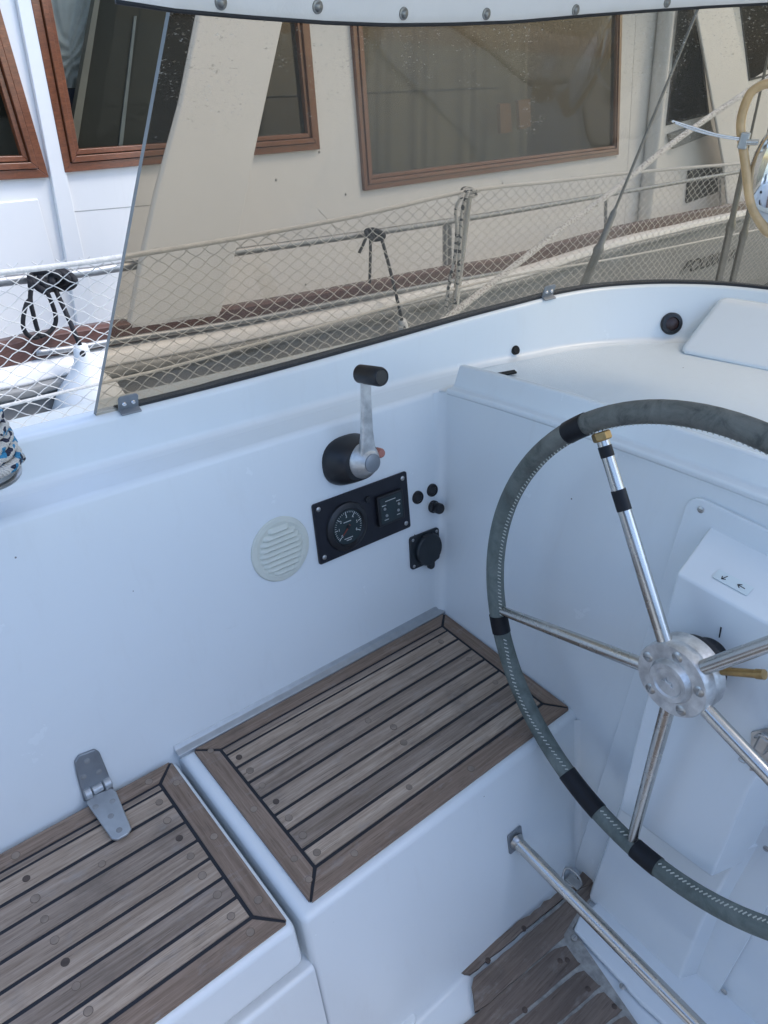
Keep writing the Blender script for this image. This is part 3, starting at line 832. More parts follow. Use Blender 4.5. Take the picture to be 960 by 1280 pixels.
# stitches along the inside of the rim, hidden where tape is wound over them
TAPES = []
for p_, q_ in (((711, 542), (733, 529)), ((624, 768), (628, 790)), ((707, 967), (750, 1012)), ((793, 1062), (823, 1082))):
    t0, t1 = wheel_angle(*p_), wheel_angle(*q_)
    TAPES.append((t0, t1) if (t1 - t0) % 360 < 180 else (t1, t0))
gaps = sorted(TAPES, key=lambda t: t[0])
for gi, (t0, t1) in enumerate(gaps):
    nxt = gaps[(gi + 1) % len(gaps)][0]
    end = (nxt - t1) % 360
    bm = bm_new(); st_ = .6; r_prev = None; cords = []
    while st_ < end - .6:
        a = t1 + st_
        wq = (a - wheel_angle(652, 872) + 180) % 360 - 180
        q = math.radians(164 - 42 * math.exp(-(wq / 16) ** 2))
        u = (WU * math.cos(math.radians(a)) - WV * math.sin(math.radians(a)))
        tdir = (-WU * math.sin(math.radians(a)) - WV * math.cos(math.radians(a)))
        rad = (u * math.cos(q) + WN * math.sin(q))
        c = WC + u * WR + rad * (TR + .0004)
        m2 = frame(c, rad, tdir + rad.cross(tdir) * random.uniform(.95, 1.6))
        box((0, 0, 0), .0070 * random.uniform(.8, 1.1), .0016, .0018, bm, m2)
        st_ += 1.15 * random.uniform(.9, 1.1)
    obj('stitching', bm, 'stitch', wh)
# hub
wm_ = frame(WC, WN, WU)
HR = 52.0 / F * (RW.transposed() @ (WC - EYE)).z * .96
HO = .020
hb = obj('hub', lathe([(HR * .93, -.030), (HR, -.026), (HR, -.006), (HR * .985, -.004), (HR * .985, -.002), (HR, .0), (HR, HO - .004), (HR * .965, HO), (HR * .60, HO), (HR * .57, HO + .005), (HR * .52, HO + .009), (HR * .40, HO + .009), (HR * .36, HO + .006), (0, HO + .006)], wm_, 64), 'alu', wh, smooth=True, angle=30)
for k in range(5):
    a = math.radians(-93 + 36 + 72 * k)
    c = WC + (WU * math.cos(a) - WV * math.sin(a)) * HR * .78 + WN * (HO - .0005)
    screw(frame(c, WN, WU * math.cos(a * 1.7) + WV * math.sin(a * 1.7)), .0088, .0026, 'screw', hb)
# cast emblem in the middle of the hub: a small leaping shape
em = [(-.55, .05), (-.30, .22), (-.05, .16), (.18, .30), (.22, .14), (.55, .10), (.30, -.02), (.36, -.22), (.12, -.08), (-.10, -.10), (-.26, -.34), (-.22, -.08)]
obj('emblem', prism([WC + (WU * -x + WV * -y * -1) * HR * .34 + WN * (HO + .006) for x, y in em], WN * .0036), 'alu', hb, bevel=.0012)
SP = [52.6, -21.0, -93.2, 124.0, -163.6]
def rod(p0, p1, r, seg=18):
    L = (V(p1) - V(p0)).length
    return lathe([(0, 0), (r, 0), (r, L), (0, L)], frame(p0, V(p1) - V(p0)), seg)
for k, a in enumerate(SP):
    sk = obj('spoke', lathe([(.0112, 0), (.0112, .06), (.0092, (WR - .016) - HR * .8)], frame(wpt(a, HR * .8, .006), wpt(a, WR - .008) - wpt(a, HR * .8, .006)), 20), 'steel', wh, smooth=True)
    if k == 0:
        def seg_(r0, r1, r, m, nm): return obj(nm, rod(wpt(a, r0, .006 * (WR - r0) / WR), wpt(a, r1, .006 * (WR - r1) / WR), r), m, wh, smooth=True, angle=40)
        seg_(.345, .362, .0104, 'tape', 'tape_band'); seg_(.262, .294, .0112, 'tape', 'tape_band')
        nb = lathe([(.0125, 0), (.0145, .002), (.0145, .012), (.0125, .014), (.0, .014)], frame(wpt(a, .370), wpt(a, .38) - wpt(a, .37)), 6)
        obj('brass_nut', nb, 'brass', wh, bevel=.0008)
# shaft, boot and clutch pin behind the hub
sh = WC - WN * .03
obj('shaft', rod(sh, WC - WN * .12, .018), 'steel_dull', wh, smooth=True)
obj('shaft_boot', lathe([(HR * .80, -.030), (HR * .84, -.040), (HR * .78, -.050), (HR * .55, -.056), (HR * .50, -.085)], wm_, 40), 'black_matt', wh, smooth=True)
pp0 = on((895, 838), WN, WC - WN * .022); pp1 = on((954, 843), WN, WC - WN * .022)
pn = obj('clutch_pin', rod(pp0, pp1, .0062), 'brass', wh, smooth=True, angle=40)
obj('pin_cap', rod(pp1 - (pp1 - pp0).normalized() * .010, pp1 + (pp1 - pp0).normalized() * .002, .0072), 'brass', pn, smooth=True, angle=40)

# ================================================================== PEDESTAL COVER ON THE BULKHEAD
pd = thing('pedestal_cover', 'white moulded steering box cover with a small arrow sticker behind the wheel', 'steering box', (1.04, .27, FZ))
Z0, Z1 = FZ + .002, .545
def bp_(y, z, off=0.): return V((bx(z), y, z)) + BN * off
fl = []
yl, yr = .445, .075
pts = [(yl + .0, Z1 - .02)]
outl = []
for k in range(7):
    a = math.radians(90 * k / 6); outl.append((yl - .024 + .024 * math.cos(a), Z1 - .024 + .024 * math.sin(a)))
for k in range(7):
    a = math.radians(90 + 90 * k / 6); outl.append((yr + .03 + .03 * math.cos(a), Z1 - .024 + .024 * math.sin(a)))
outl += [(yr - .02, Z0), (yl - .05, Z0)]
obj('flange', prism([bp_(y, z) for y, z in outl], BN * .010), 'gel', pd, bevel=.0025, seg=3)
# raised housing: sloping top, front face narrowing downwards
def house(pts_back, pts_front, name, bev, seg=4):
    bm = bm_new()
    a = [bm.verts.new(V(p)) for p in pts_back]; b = [bm.verts.new(V(p)) for p in pts_front]
    bm.faces.new(list(reversed(b)))
    for k in range(len(a)):
        k2 = (k + 1) % len(a); bm.faces.new((a[k], a[k2], b[k2], b[k]))
    return obj(name, bm, 'gel', pd, bevel=bev, seg=seg)
XF = .942
FN = V((-1, 0, .09)).normalized(); FP = V((XF, 0, 0))
ftl = on((846, 716), FN, FP)
fbl = on((774, 1012), FN, FP); fbr = on((889, 1097), FN, FP); fr = on((925, 980), FN, FP)
ftr = V((ftl.x + .001, .150, ftl.z - .002))
front = [ftl, ftr, V((fr.x, .155, fr.z)), fbr, fbl]
tl = bp_(ftl.y + .018, .512); tr_ = bp_(.125, .512)
back = [tl, tr_, bp_(.128, fr.z), bp_(.120, fbr.z - .035), bp_(fbl.y + .03, fbl.z - .04)]
house(back, front, 'housing', .0045)
XG = 1.015
GP = V((XG, 0, 0))
g0 = on((762, 1040), FN, GP); g1 = on((742, 1118), FN, GP); g2 = on((877, 1150), FN, GP); g3 = on((856, 1207), FN, GP)
zt = fbl.z + .03
front = [V((XG + .09 * zt, g0.y + .004, zt)), V((XG + .09 * zt, g2.y, zt)), V((XG + .09 * g2.z, g2.y - .002, g2.z)), V((XG + .09 * Z0, g3.y - .004, Z0)), V((XG + .09 * Z0, g1.y + .006, Z0))]
back = [bp_(g0.y + .022, zt), bp_(g2.y - .018, zt), bp_(g2.y - .020, g2.z), bp_(g3.y - .025, Z0), bp_(g1.y + .025, Z0)]
house(back, front, 'column', .005)
# foot flange lying on the sole
ft = [pz(716, 1166, FZ), pz(722, 1150, FZ), pz(760, 1120, FZ), pz(960, 1240, FZ), pz(985, 1330, FZ), pz(880, 1330, FZ), pz(800, 1258, FZ)]
obj('foot_flange', prism([q + V((0, 0, .002)) for q in ft], (0, 0, .012)), 'gel', pd, bevel=.005, seg=3)
for px, py in ((718, 1172), (778, 1233)):
    screw(frame(pz(px, py, FZ + .014), (0, 0, 1)), .006, .001, 'screw', pd, 'steel_dull')
for px, py in ((876, 637), (905, 1240), (958, 1061)):
    screw(frame(onb(px, py, .010), BN), .006, .0015, 'screw', pd)
# arrow sticker and pen mark
sn_ = (ftr - ftl).cross(tl - ftl).normalized()
if sn_.z < 0: sn_ = -sn_
sx_ = (ftr - ftl).normalized()
st_c = on((916, 728), sn_, ftl + sn_ * .0012)
sm_ = frame(st_c, sn_, sx_)
s_l, s_r = sm_.inverted() @ on((893, 719), sn_, ftl), sm_.inverted() @ on((940, 738), sn_, ftl)
sw = (s_r - s_l).length
st = obj('arrow_sticker', prism(on_frame(sm_, roundrect(0, 0, sw, sw * .36, .002)), sn_ * .0006), 'sticker', pd)
def arrow(cx, ang, ln):
    bm = bm_new(); m2 = sm_ @ Matrix.Translation((cx, 0, .0008)) @ Matrix.Rotation(math.radians(ang), 4, 'Z')
    box((0, 0, 0), ln, .0013, .0005, bm, m2)
    for s in (-1, 1):
        m3 = m2 @ Matrix.Translation((ln / 2, 0, 0)) @ Matrix.Rotation(math.radians(180 + s * 38), 4, 'Z')
        box((ln * .27, 0, .0001), ln * .55, .0013, .0005, bm, m3)
    obj('arrow_mark', bm, 'ink', st)
arrow(-sw * .24, 248, .011); arrow(sw * .24, 176, .012)
pk0, pk1 = on((901.5, 784), FN, FP + FN * .0004), on((899, 797), FN, FP + FN * .0004)
obj('pen_mark', prism([pk0 + V((0, .0012, 0)), pk0 - V((0, .0012, 0)), pk1 - V((0, .0009, 0)), pk1 + V((0, .0009, 0))], FN * .0004), 'ink', pd)

# latch at the right edge
def onf(x, y, off=0.): return on((x, y), FN, FP + FN * off)
lp = onf(950, 935, .016)
lt = thing('hasp_latch', 'small dark metal latch on the white cover at the right edge', 'latch', lp)
lm = frame(lp, FN, V((0, -1, 0)))
obj('latch_plate', prism([onf(938, 962, .001), onf(940, 914, .001), onf(975, 905, .001), onf(975, 968, .001)], FN * .004), 'steel_dull', lt, bevel=.001)
obj('latch_body', box((0, .005, -.012), .018, .03, .026, None, lm), 'steel_dull', lt, bevel=.004)
obj('latch_loop', tube([lm @ V(q) for q in crom([(-.012, .012, .0), (-.006, .026, .006), (.010, .026, .006), (.012, .008, .0)], 5)], .0028, 8), 'steel', lt, smooth=True)
obj('latch_hook', tube([lm @ V(q) for q in crom([(-.004, -.010, .0), (-.012, -.028, .002), (-.016, -.036, .004), (-.008, -.034, .006)], 5)], .0026, 8), 'steel_dull', lt, smooth=True)

# ================================================================== FOOT BAR
fp = on((643, 1049), sn, V((0, .510, 0)))
fb = thing('foot_bar', 'stainless foot brace tube running from the seat front to the lower right', 'foot brace', fp)
fm = frame(fp, sn, V((1, 0, 0)))
obj('bar_flange', prism(on_frame(fm, roundrect(0, 0, .040, .046, .004)), sn * .004), 'alu_dark', fb, bevel=.001)
fend = on((872, 1282), (1, 0, 0), V((fp.x - .012, 0, 0)))
fdir = (fend - fp).normalized()
obj('bar_tube', rod(fp, fp + fdir * 1.3, .0125, 24), 'steel', fb, smooth=True, angle=40)
bm = lathe([(.0165, .003), (.0155, .010), (.0128, .013)], frame(fp, fdir), 24)
obj('bar_collar', bm, 'steel_dull', fb, smooth=True)

# ================================================================== TEAK SOLE BOARDS
sl = thing('teak_sole', 'worn dark teak sole boards with pale seams at the bottom of the footwell', 'floor boards', (.8, .3, FZ))
ZS = FZ + .011
def soley(px, py): return pz(px, py, ZS).y
SOLE = sl

# ================================================================== WINDSCREEN
edge_px = [(60, 2), (160, 4), (212, 13), (300, 21), (400, 28), (480, 31), (560, 30), (640, 27), (720, 20), (800, 14), (880, 9), (960, 5), (1100, -2), (1400, -10), (3000, -60)]
def edge_y(x):
    for (xa, ya), (xb, yb) in zip(edge_px, edge_px[1:]):
        if xa <= x <= xb: return ya + (yb - ya) * (x - xa) / (xb - xa)
    return edge_px[0][1] if x < edge_px[0][0] else edge_px[-1][1]
def solve_top(px, py, lo=1.0, hi=1.7):
    for _ in range(40):
        z = (lo + hi) / 2
        X, Y = proj((px, py, z))
        if Y > edge_y(X): lo = z
        else: hi = z
    return (lo + hi) / 2
ws = thing('windscreen', 'smoked acrylic windscreen standing on the curb, curving round to the right', 'windscreen', (.4, 1.14, .585))
base = []; top = []; wn = []
start = pz(131, 527, .586)
for r, n in zip(rim, nrm):
    if r.x < .36 and r.y > 0: continue
    if r.y < -.6: break
    base.append(r.copy()); wn.append(n)
base[0] = V((start.x, base[0].y, base[0].z))
IN = .145
lo_, hi_ = 0., .3
for _ in range(30):
    RAKE = (lo_ + hi_) / 2
    q0 = base[0] - wn[0] * IN; q0.x += RAKE
    if proj((q0.x, q0.y, 1.16))[0] < 212: lo_ = RAKE
    else: hi_ = RAKE
zprev = None
for i, (r, n) in enumerate(zip(base, wn)):
    q = r - n * IN
    u = max(0, 1 - (r.x - start.x) / .55) if r.y > .9 else 0
    q.x += RAKE * u
    z = solve_top(q.x, q.y) if proj((q.x, q.y, 1.2))[0] < 1250 and (RW.transposed() @ (V((q.x, q.y, 1.2)) - EYE)).z > .3 else zprev
    if zprev and abs(z - zprev) > .06: z = zprev
    zprev = z; top.append(V((q.x, q.y, z + .012)))
TH = .010
def wrow(w, off=0.):
    return [b + (t - b) * w - n * off for b, t, n in zip(base, top, wn)]
ww_ = [0, .2, .4, .6, .8, 1.]
outer_rows = [wrow(w) for w in ww_]; inner_rows = [wrow(w, TH) for w in ww_]
bm = loft(outer_rows); loft(inner_rows, bm)
obj('pane', bm, 'acrylic', ws, smooth='all', recalc=True)
# sawn edges of the sheet
bm = bm_new()
loft([[r[0] for r in outer_rows], [r[0] for r in inner_rows]], bm)
obj('sawn_edge', bm, 'edge', ws)
bm = loft([outer_rows[0], inner_rows[0]])
# black bedding strip under the sheet
bi = list(range(1, len(base)))
rows = []
for i in bi:
    b, n = base[i], wn[i]
    hh = .0035 if (b.x < .62 and b.y > .9) else .0055
    pr = round2d([(-.0125, -.002), (-.0120, hh), (.007, hh), (.008, -.002)], [.0025, .0025], 3)
    rows.append([b + n * q.x + V((0, 0, q.y)) for q in pr])
obj('bedding_strip', loft(rows), 'black_matt', ws, smooth=True)
# clips
def clip(px, py, size):
    best = None
    for i, (b, n) in enumerate(zip(base, wn)):
        X, Y = proj(b)
        if best is None or abs(X - px) < best[0]: best = (abs(X - px), i)
    i = best[1]; b, n = base[i], wn[i]; t = (top[i] - b).normalized()
    tx = (base[min(i + 1, len(base) - 1)] - base[max(i - 1, 0)]).normalized()
    gn = tx.cross(t).normalized()
    if gn.dot(n) > 0: gn = -gn                     # towards the cockpit
    b2 = on((px, py), n, b - n * (TH + .001))
    b2 = b + tx * (b2 - b).dot(tx)
    m = frame(b2 + gn * (TH + .001), gn, tx)
    yv = m.to_3x3() @ V((0, 1, 0)); s = 1 if yv.z > 0 else -1
    w, h = size
    o = obj('clip', prism(on_frame(m, [V((p.x, s * p.y)) for p in roundrect(0, h / 2 + .002, w, h, .006)]), gn * .003), 'alu_dark', ws, bevel=.0008)
    prism_pts = [m @ V((-w * .5, s * .004, .0)), m @ V((w * .5, s * .004, .0)), m @ V((w * .5, s * .002, .016)), m @ V((-w * .5, s * .002, .016))]
    obj('clip_foot', prism(prism_pts, (0, 0, .003)), 'alu_dark', o, bevel=.0008)
    for x in (-w * .22, w * .22):
        obj('clip_bolt', lathe([(0, .0035), (.003, .003), (.0045, .001), (.0045, 0)], m @ Matrix.Translation((x, s * h * .55, .003)), 14), 'chrome', o, smooth=True)
clip(160, 512, (.036, .030)); clip(683, 368, (.036, .032))

# ================================================================== CANVAS HOOD
hd = thing('canvas_hood', 'white canvas hood with a row of snap fasteners along the windscreen top', 'hood', (.5, .9, 1.16))
rows = []
ex = [i for i in range(len(top))]
first = top[0] + V((-.075, 0, .004))
T = [first] + [top[i] for i in ex]; N2 = [wn[0]] + [wn[i] for i in ex]
for k, (t, n) in enumerate(zip(T, N2)):
    e = t - n * (TH + .003) + V((0, 0, -.012))
    cen = V((1.0 if t.x > 1 else t.x, -.25, 0))
    d = (cen - e); d.z = 0; full = d.length; d.normalize()
    up = V((0, 0, 1))
    # the after end sweeps up and aft into the roof
    aft = V((-1, 0, 0)) * max(0, 1 - (t.x - first.x) / .7) if t.y > .9 else V()
    row = [e + up * .0, e + up * .05 + d * .004, e + up * .11 + d * .012 + aft * .03, e + up * .26 + d * .10 + aft * .18, e + up * .38 + d * .30 + aft * .40, e + up * (1.66 - e.z) * .92 + d * full * .55 + aft * .6, V((e.x + d.x * full + aft.x * .7, e.y + d.y * full, 1.66))]
    rows.append(row)
obj('hood_panel', loft(rows), 'canvas', hd, smooth='all')
HROW = rows
bm = bm_new()
obj('hem_binding', tube([r[0] for r in rows], .0026, 8), 'binding', hd, smooth='all')
# snaps
dome = None
for px, py in ((276, 3), (397, 8.5), (504.5, 17), (608, 17.5), (719.5, 12.5), (834, 3)):
    best = None
    for a, b, n in zip(rows, rows[1:], N2):
        nn = (b[0] - a[0]).cross(a[2] - a[0]).normalized()
        P = on((px, py), nn, a[0])
        s = (P - a[0]).dot((b[0] - a[0]).normalized())
        if -.005 <= s <= (b[0] - a[0]).length + .005 and (P - a[0]).length < .4:
            if nn.dot(EYE - P) < 0: nn = -nn
            best = (P, nn); break
    P, nn = best
    m = frame(P, nn)
    if dome is None:
        sn_o = obj('snap_fastener', lathe([(0, .0050), (.003, .0047), (.0055, .0030), (.0062, .0018), (.0085, .0012), (.0088, -.001)], m, 20), 'steel_dark', hd, smooth=True, at=P); dome = sn_o
        dome_q = nn.copy()
    else:
        c = dome.copy(); COL.objects.link(c); c.parent = hd; c.location = P - hd.location
        c.rotation_mode = 'QUATERNION'; c.rotation_quaternion = dome_q.rotation_difference(nn)
# ================================================================== YELLOWED FRAME WITH CHROME BODY (right edge)
XQ = 1.66
def fq(px, py, off=0.): return on((px, py), V((-1, -.35, 0)).normalized(), V((XQ, .7, 0)) + V((-1, -.35, 0)).normalized() * off)
pc_ = fq(965, 195)
sc = thing('rounded_fitting', 'yellowed rounded frame round a chrome body with a thin lever, at the right edge', 'fitting', pc_)
loop = [(935, 122), (946, 110), (962, 104), (985, 106), (1000, 120), (1004, 200), (1000, 270), (985, 292), (962, 292), (950, 278), (938, 252), (931, 200), (926, 155)]
obj('yellowed_frame', tube(crom([fq(*p) for p in loop], 6, True), .0088, 12, True), 'old_rubber', sc, smooth='all')
cb = [fq(975, 215)]
m_ = frame(fq(994, 214, -.012), V((-1, -.35, 0)), V((0, 0, 1)))
bm = bm_new(); bmesh.ops.create_uvsphere(bm, u_segments=32, v_segments=20, radius=1.)
bmesh.ops.transform(bm, matrix=m_ @ Matrix.Diagonal((.118, .085, .03, 1)), verts=bm.verts)
obj('chrome_body', bm, 'chrome', sc, smooth='all')
br = fq(930, 176, .012)
bm_ = box((0, 0, 0), .030, .018, .016, None, frame(br, V((-1, -.35, 0)), V((0, 0, 1))))
bk = obj('bracket', bm_, 'steel_dull', sc, bevel=.003)
obj('bracket_screw', rod(fq(933, 178, .02), fq(948, 178, .02), .0055), 'steel', bk, smooth=True)
obj('lever', tube(crom([fq(839, 151, .012), fq(862, 158, .012), fq(895, 168, .012), fq(926, 173, .014)], 6), .0024, 10), 'chrome', sc, smooth='all')
obj('lever', tube(crom([fq(842, 153, .020), fq(870, 163.5, .020), fq(900, 171, .018), fq(926, 175, .014)], 6), .0017, 8), 'chrome', sc, smooth='all')

# ================================================================== WINCH WITH ROPE TURNS (left edge)
wc_ = V((pz(-27, 592, .585).x, pz(-27, 592, .585).y, .583))
wn_ = thing('rope_winch', 'cone of blue flecked rope wound on a winch at the left edge', 'winch', wc_)
obj('drum', lathe([(.052, 0), (.050, .01), (.040, .04), (.032, .09), (.028, .15), (.026, .165), (0, .165)], frame(wc_, (0, 0, 1)), 32), 'alu_dark', wn_, smooth=True)
pathr = []
turns = 9
for k in range(turns * 28 + 1):
    t = k / (turns * 28); a = 2 * math.pi * turns * t
    r = .059 - .028 * t ** .8 + random.uniform(-.0012, .0012); z = .008 + .150 * t + .002 * math.sin(a * 1.7)
    pathr.append(wc_ + V((r * math.cos(a), r * math.sin(a), z)))
obj('rope_turns', tube(pathr, .0085, 9), 'rope_blue', wn_, smooth='all')
obj('winch_base', lathe([(.057, 0), (.057, .004), (.054, .006), (0, .006)], frame(wc_ - V((0, 0, .002)), (0, 0, 1)), 36), 'steel_dull', wn_, smooth=True, angle=35)

# ================================================================== GUARD RAIL OF OUR BOAT: stanchion, lines, net
YG = 1.6
sp0 = py_(586, 240, YG); sp1 = V((sp0.x + .02, YG + .02, .35))
stn = thing('stanchion', 'steel guard rail stanchion holding the white lifeline and net', 'stanchion', sp1)
obj('post', rod(sp1, sp0, .0118), 'steel', stn, smooth=True, angle=40)
obj('post_cap', lathe([(.0135, -.012), (.0155, -.006), (.0155, .002), (.011, .008), (0, .009)], frame(sp0, (0, 0, 1)), 20), 'steel_dull', stn, smooth=True)
obj('post_foot', lathe([(.035, 0), (.033, .006), (.016, .012), (.015, .06), (0, .06)], frame(sp1 - V((0, 0, .01)), (0, 0, 1)), 24), 'steel_dull', stn, smooth=True)
up = [py_(-60, 349, YG), py_(0, 341, YG), py_(80, 331.5, YG), py_(160, 320, YG), py_(300, 297, YG), py_(450, 269, YG), sp0 + V((0, -.004, .004)), py_(700, 226, YG), py_(800, 215, YG), py_(930, 204, YG), py_(1100, 190, YG), py_(1250, 178, YG)]
ul = tag(obj('lifeline', tube(crom(up, 6), .0058, 10), 'lifeline', None, smooth='all', at=up[0]), 'white braided upper lifeline along the top of the net', 'lifeline', 'lifelines of the guard rail')
lw = [py_(-60, 522, YG), py_(20, 504, YG), py_(131, 478, YG), py_(213, 459, YG), py_(320, 430, YG), py_(450, 394, YG), py_(620, 349, YG), py_(790, 319, YG), py_(960, 285, YG), py_(1100, 262, YG)]
tag(obj('lifeline', tube(crom(lw, 6), .0040, 8), 'lifeline', None, smooth='all', at=lw[0]), 'thin lower lifeline crossing the middle of the net', 'lifeline', 'lifelines of the guard rail')
upc = crom(up, 8)
def up_z(x):
    for a, b in zip(upc, upc[1:]):
        if a.x <= x <= b.x: return a.z + (b.z - a.z) * (x - a.x) / (b.x - a.x)
    return upc[0].z if x < upc[0].x else upc[-1].z
DX, DZ = .047, .030
sl_ = DZ / DX
bm = bm_new(); ZB = .24
x = -.8
while x < 5.2:
    for sgn in (1, -1):
        P = []
        n = int((.60) / (DZ / 4)) + 1
        for k in range(n + 1):
            z = ZB + k * DZ / 4
            xx = x + sgn * (z - ZB) / sl_
            zt_ = up_z(xx)
            if not (-.15 < xx < 5.2): continue
            zz = z * 1.0
            if zz > zt_ + .004: break
            sag = .006 * math.sin(xx * 5.1 + z * 9) + .004 * math.sin(xx * 13.7 + z * 21)
            P.append(V((xx + sgn * .0010 * math.sin(k * math.pi / 2) + random.uniform(-.0008, .0008), YG + .012 + sag, zz - .0012 * math.sin(k * math.pi / 2) + random.uniform(-.0008, .0008) + .006 * math.sin(xx * 3.3))))
        if len(P) > 2: tube(P, .0011, 4, False, bm, False)
    x += DX
tag(obj('safety_net', bm, 'net', None, smooth='all', at=(1.7, YG, ZB)), 'white diamond mesh safety net hung between the lifelines', 'net')
# rope hanging from the stanchion top
h0 = py_(581, 240, YG - .02)
t = thing('lashing', 'black flecked white cord hanging in loops from the stanchion top', 'rope', h0)
obj('cord', tube(crom([py_(583, 238, YG - .02), py_(576, 248, YG - .03), py_(570, 262, YG - .025), py_(571, 290, YG - .025), py_(568, 325, YG - .02), py_(562, 352, YG - .02), py_(557, 388, YG - .02)], 6), .0052, 8), 'rope_bw', t, smooth='all')
obj('cord', tube(crom([py_(586, 238, YG - .03), py_(578, 262, YG - .03), py_(575, 300, YG - .03), py_(573, 340, YG - .03), py_(569, 380, YG - .03)], 6), .0052, 8), 'rope_bw', t, smooth='all')
obj('knot', tube(crom([sp0 + V(q) for q in ((-.02, -.015, .002), (-.005, -.022, .010), (.018, -.012, .004), (.014, .016, .008), (-.012, .016, .004), (-.022, -.004, -.006), (-.006, -.022, -.008), (.012, -.018, -.004))], 5), .0055, 8), 'rope_bw', t, smooth='all')
# thick white rope running up and forward
d = [py_(520, 424, 1.52), py_(570, 389, 1.52), py_(660, 319, 1.52), py_(700, 287, 1.52), py_(760, 244, 1.52), py_(850, 172, 1.52), py_(960, 98, 1.52), py_(1060, 40, 1.52)]
tag(obj('sheet_rope', tube(crom(d, 6), .0105, 10), 'rope_white', None, smooth='all', at=d[1]), 'thick white rope slanting up to the right behind the windscreen', 'rope')
# shrouds with turnbuckles
def shroud(p0, pm_, p1, label, first=None):
    t = thing('shroud', label, 'rigging wire', p0, 'shrouds with turnbuckles')
    dv = (p1 - p0).normalized()
    obj('wire', rod(p0, p1 + dv * 1.2, .0048, 10), 'steel_dark', t, smooth=True, angle=40)
    L = (pm_ - p0).length
    obj('turnbuckle', lathe([(.008, 0), (.0140, L * .06), (.0140, L * .52), (.017, L * .54), (.017, L * .58), (.0110, L * .62), (.0105, L * .96), (.005, L)], frame(p0, dv), 18), 'steel_dark', t, smooth=True, angle=35)
    obj('toggle', box((0, 0, -.012), .014, .020, .04, None, frame(p0, dv)), 'steel_dark', t, bevel=.003)
shroud(py_(722, 375, 1.45), py_(763, 258, 1.45), py_(868, 22, 1.45), 'single shroud wire with turnbuckle right of the stanchion')
shroud(py_(893, 375, 1.40), py_(927, 205, 1.40), py_(962, 62, 1.40), 'left shroud of the pair beside the yellowed frame')
shroud(py_(910, 375, 1.43), py_(939, 228, 1.43), py_(985, 62, 1.43), 'right shroud of the pair beside the yellowed frame')

# ================================================================== MOORED BOAT ALONGSIDE
ND = V((.983, .182, 0)).normalized(); NN = V((ND.y, -ND.x, 0)).normalized()        # NN points at our boat
NP = py_(612, 212, 3.0)
def nw(px, py, off=0.): return on((px, py), NN, NP + NN * off)
def nloc(s, z, off=0.): return V((NP.x, NP.y, 0)) + ND * s + NN * off + V((0, 0, z))
def s_of(P): return (P - NP).dot(ND)
mb = thing('moored_boat', 'white moored motor boat with varnished mahogany window frames alongside', 'boat', nloc(0, -1.05))
OFFR = .40
# toe rail line, measured along the boat
toe_px = [(-140, 460), (0, 442), (45, 432), (145, 416), (300, 392.5), (452, 364), (548, 344), (640, 327), (762, 292), (847, 273.5), (903, 262), (1040, 236)]
toe = [nw(x, y, OFFR) for x, y in toe_px]
toec = crom(toe, 6)
def prof_sweep(center, prof):
    return [[c + NN * q[0] + V((0, 0, q[1])) for q in prof] for c in center]
obj('toe_rail', loft(prof_sweep(toec, [(-.03, -.03), (-.03, .026), (-.022, .032), (.012, .032), (.02, .026), (.02, -.03)])), 'toerail', mb, smooth=True)
obj('gunwale', loft(prof_sweep(toec, [tuple(p) for p in round2d([(-.02, -.028), (.02, -.032), (.052, -.040), (.066, -.072), (.055, -.080)], [.02, .02, .01], 4)])), 'hullwhite', mb, smooth=True, angle=60)
obj('rub_strake', loft(prof_sweep(toec, [tuple(p) for p in round2d([(.045, -.076), (.076, -.080), (.076, -.106), (.045, -.114)], [.008, .008], 3)])), 'rubgrey', mb, smooth=True, angle=60)
obj('hull', loft(prof_sweep(toec, [(.048, -.07), (.048, -.30), (.02, -.60), (-.12, -1.6)])), 'hullgrey', mb, smooth=True)
bm = loft(prof_sweep(toec, [(-.03, -.02), (-.035, -.26), (-.42, -.25), (-1.2, -.22), (-3.2, -.25)])); obj('deck', bm, 'hullwhite', mb)
# black warp along the topsides
bl = [nw(x, y, OFFR + .07) for x, y in ((-60, 548), (20, 537), (60, 529), (96, 521), (200, 498), (320, 470))]
obj('side_warp', tube(crom(bl, 5), .009, 8), 'rope_black', mb, smooth='all')
# cabin side with window openings: bottom strip, posts and header built as one wall with the openings left out
WIN = {   # outer outline of each frame, as measured
 'a': [(-150, 0), (-8, -6), (58, 221), (-150, 232)],
 'b': [(29, -30), (378, -30), (397, 186), (78, 215)],
 'c': [(434, -10), (776, -10), (771, 193), (453, 238)],
 'd': [(851, -20), (868, -20), (886, 143), (832, 157)],
 'e': [(921, -20), (1100, -30), (1100, 60), (936, 101)],
}
def poly2(pts): return [(s_of(nw(x, y)), nw(x, y).z) for x, y in pts]
ZTOP = 1.75
W2 = {k: poly2(v) for k, v in WIN.items()}
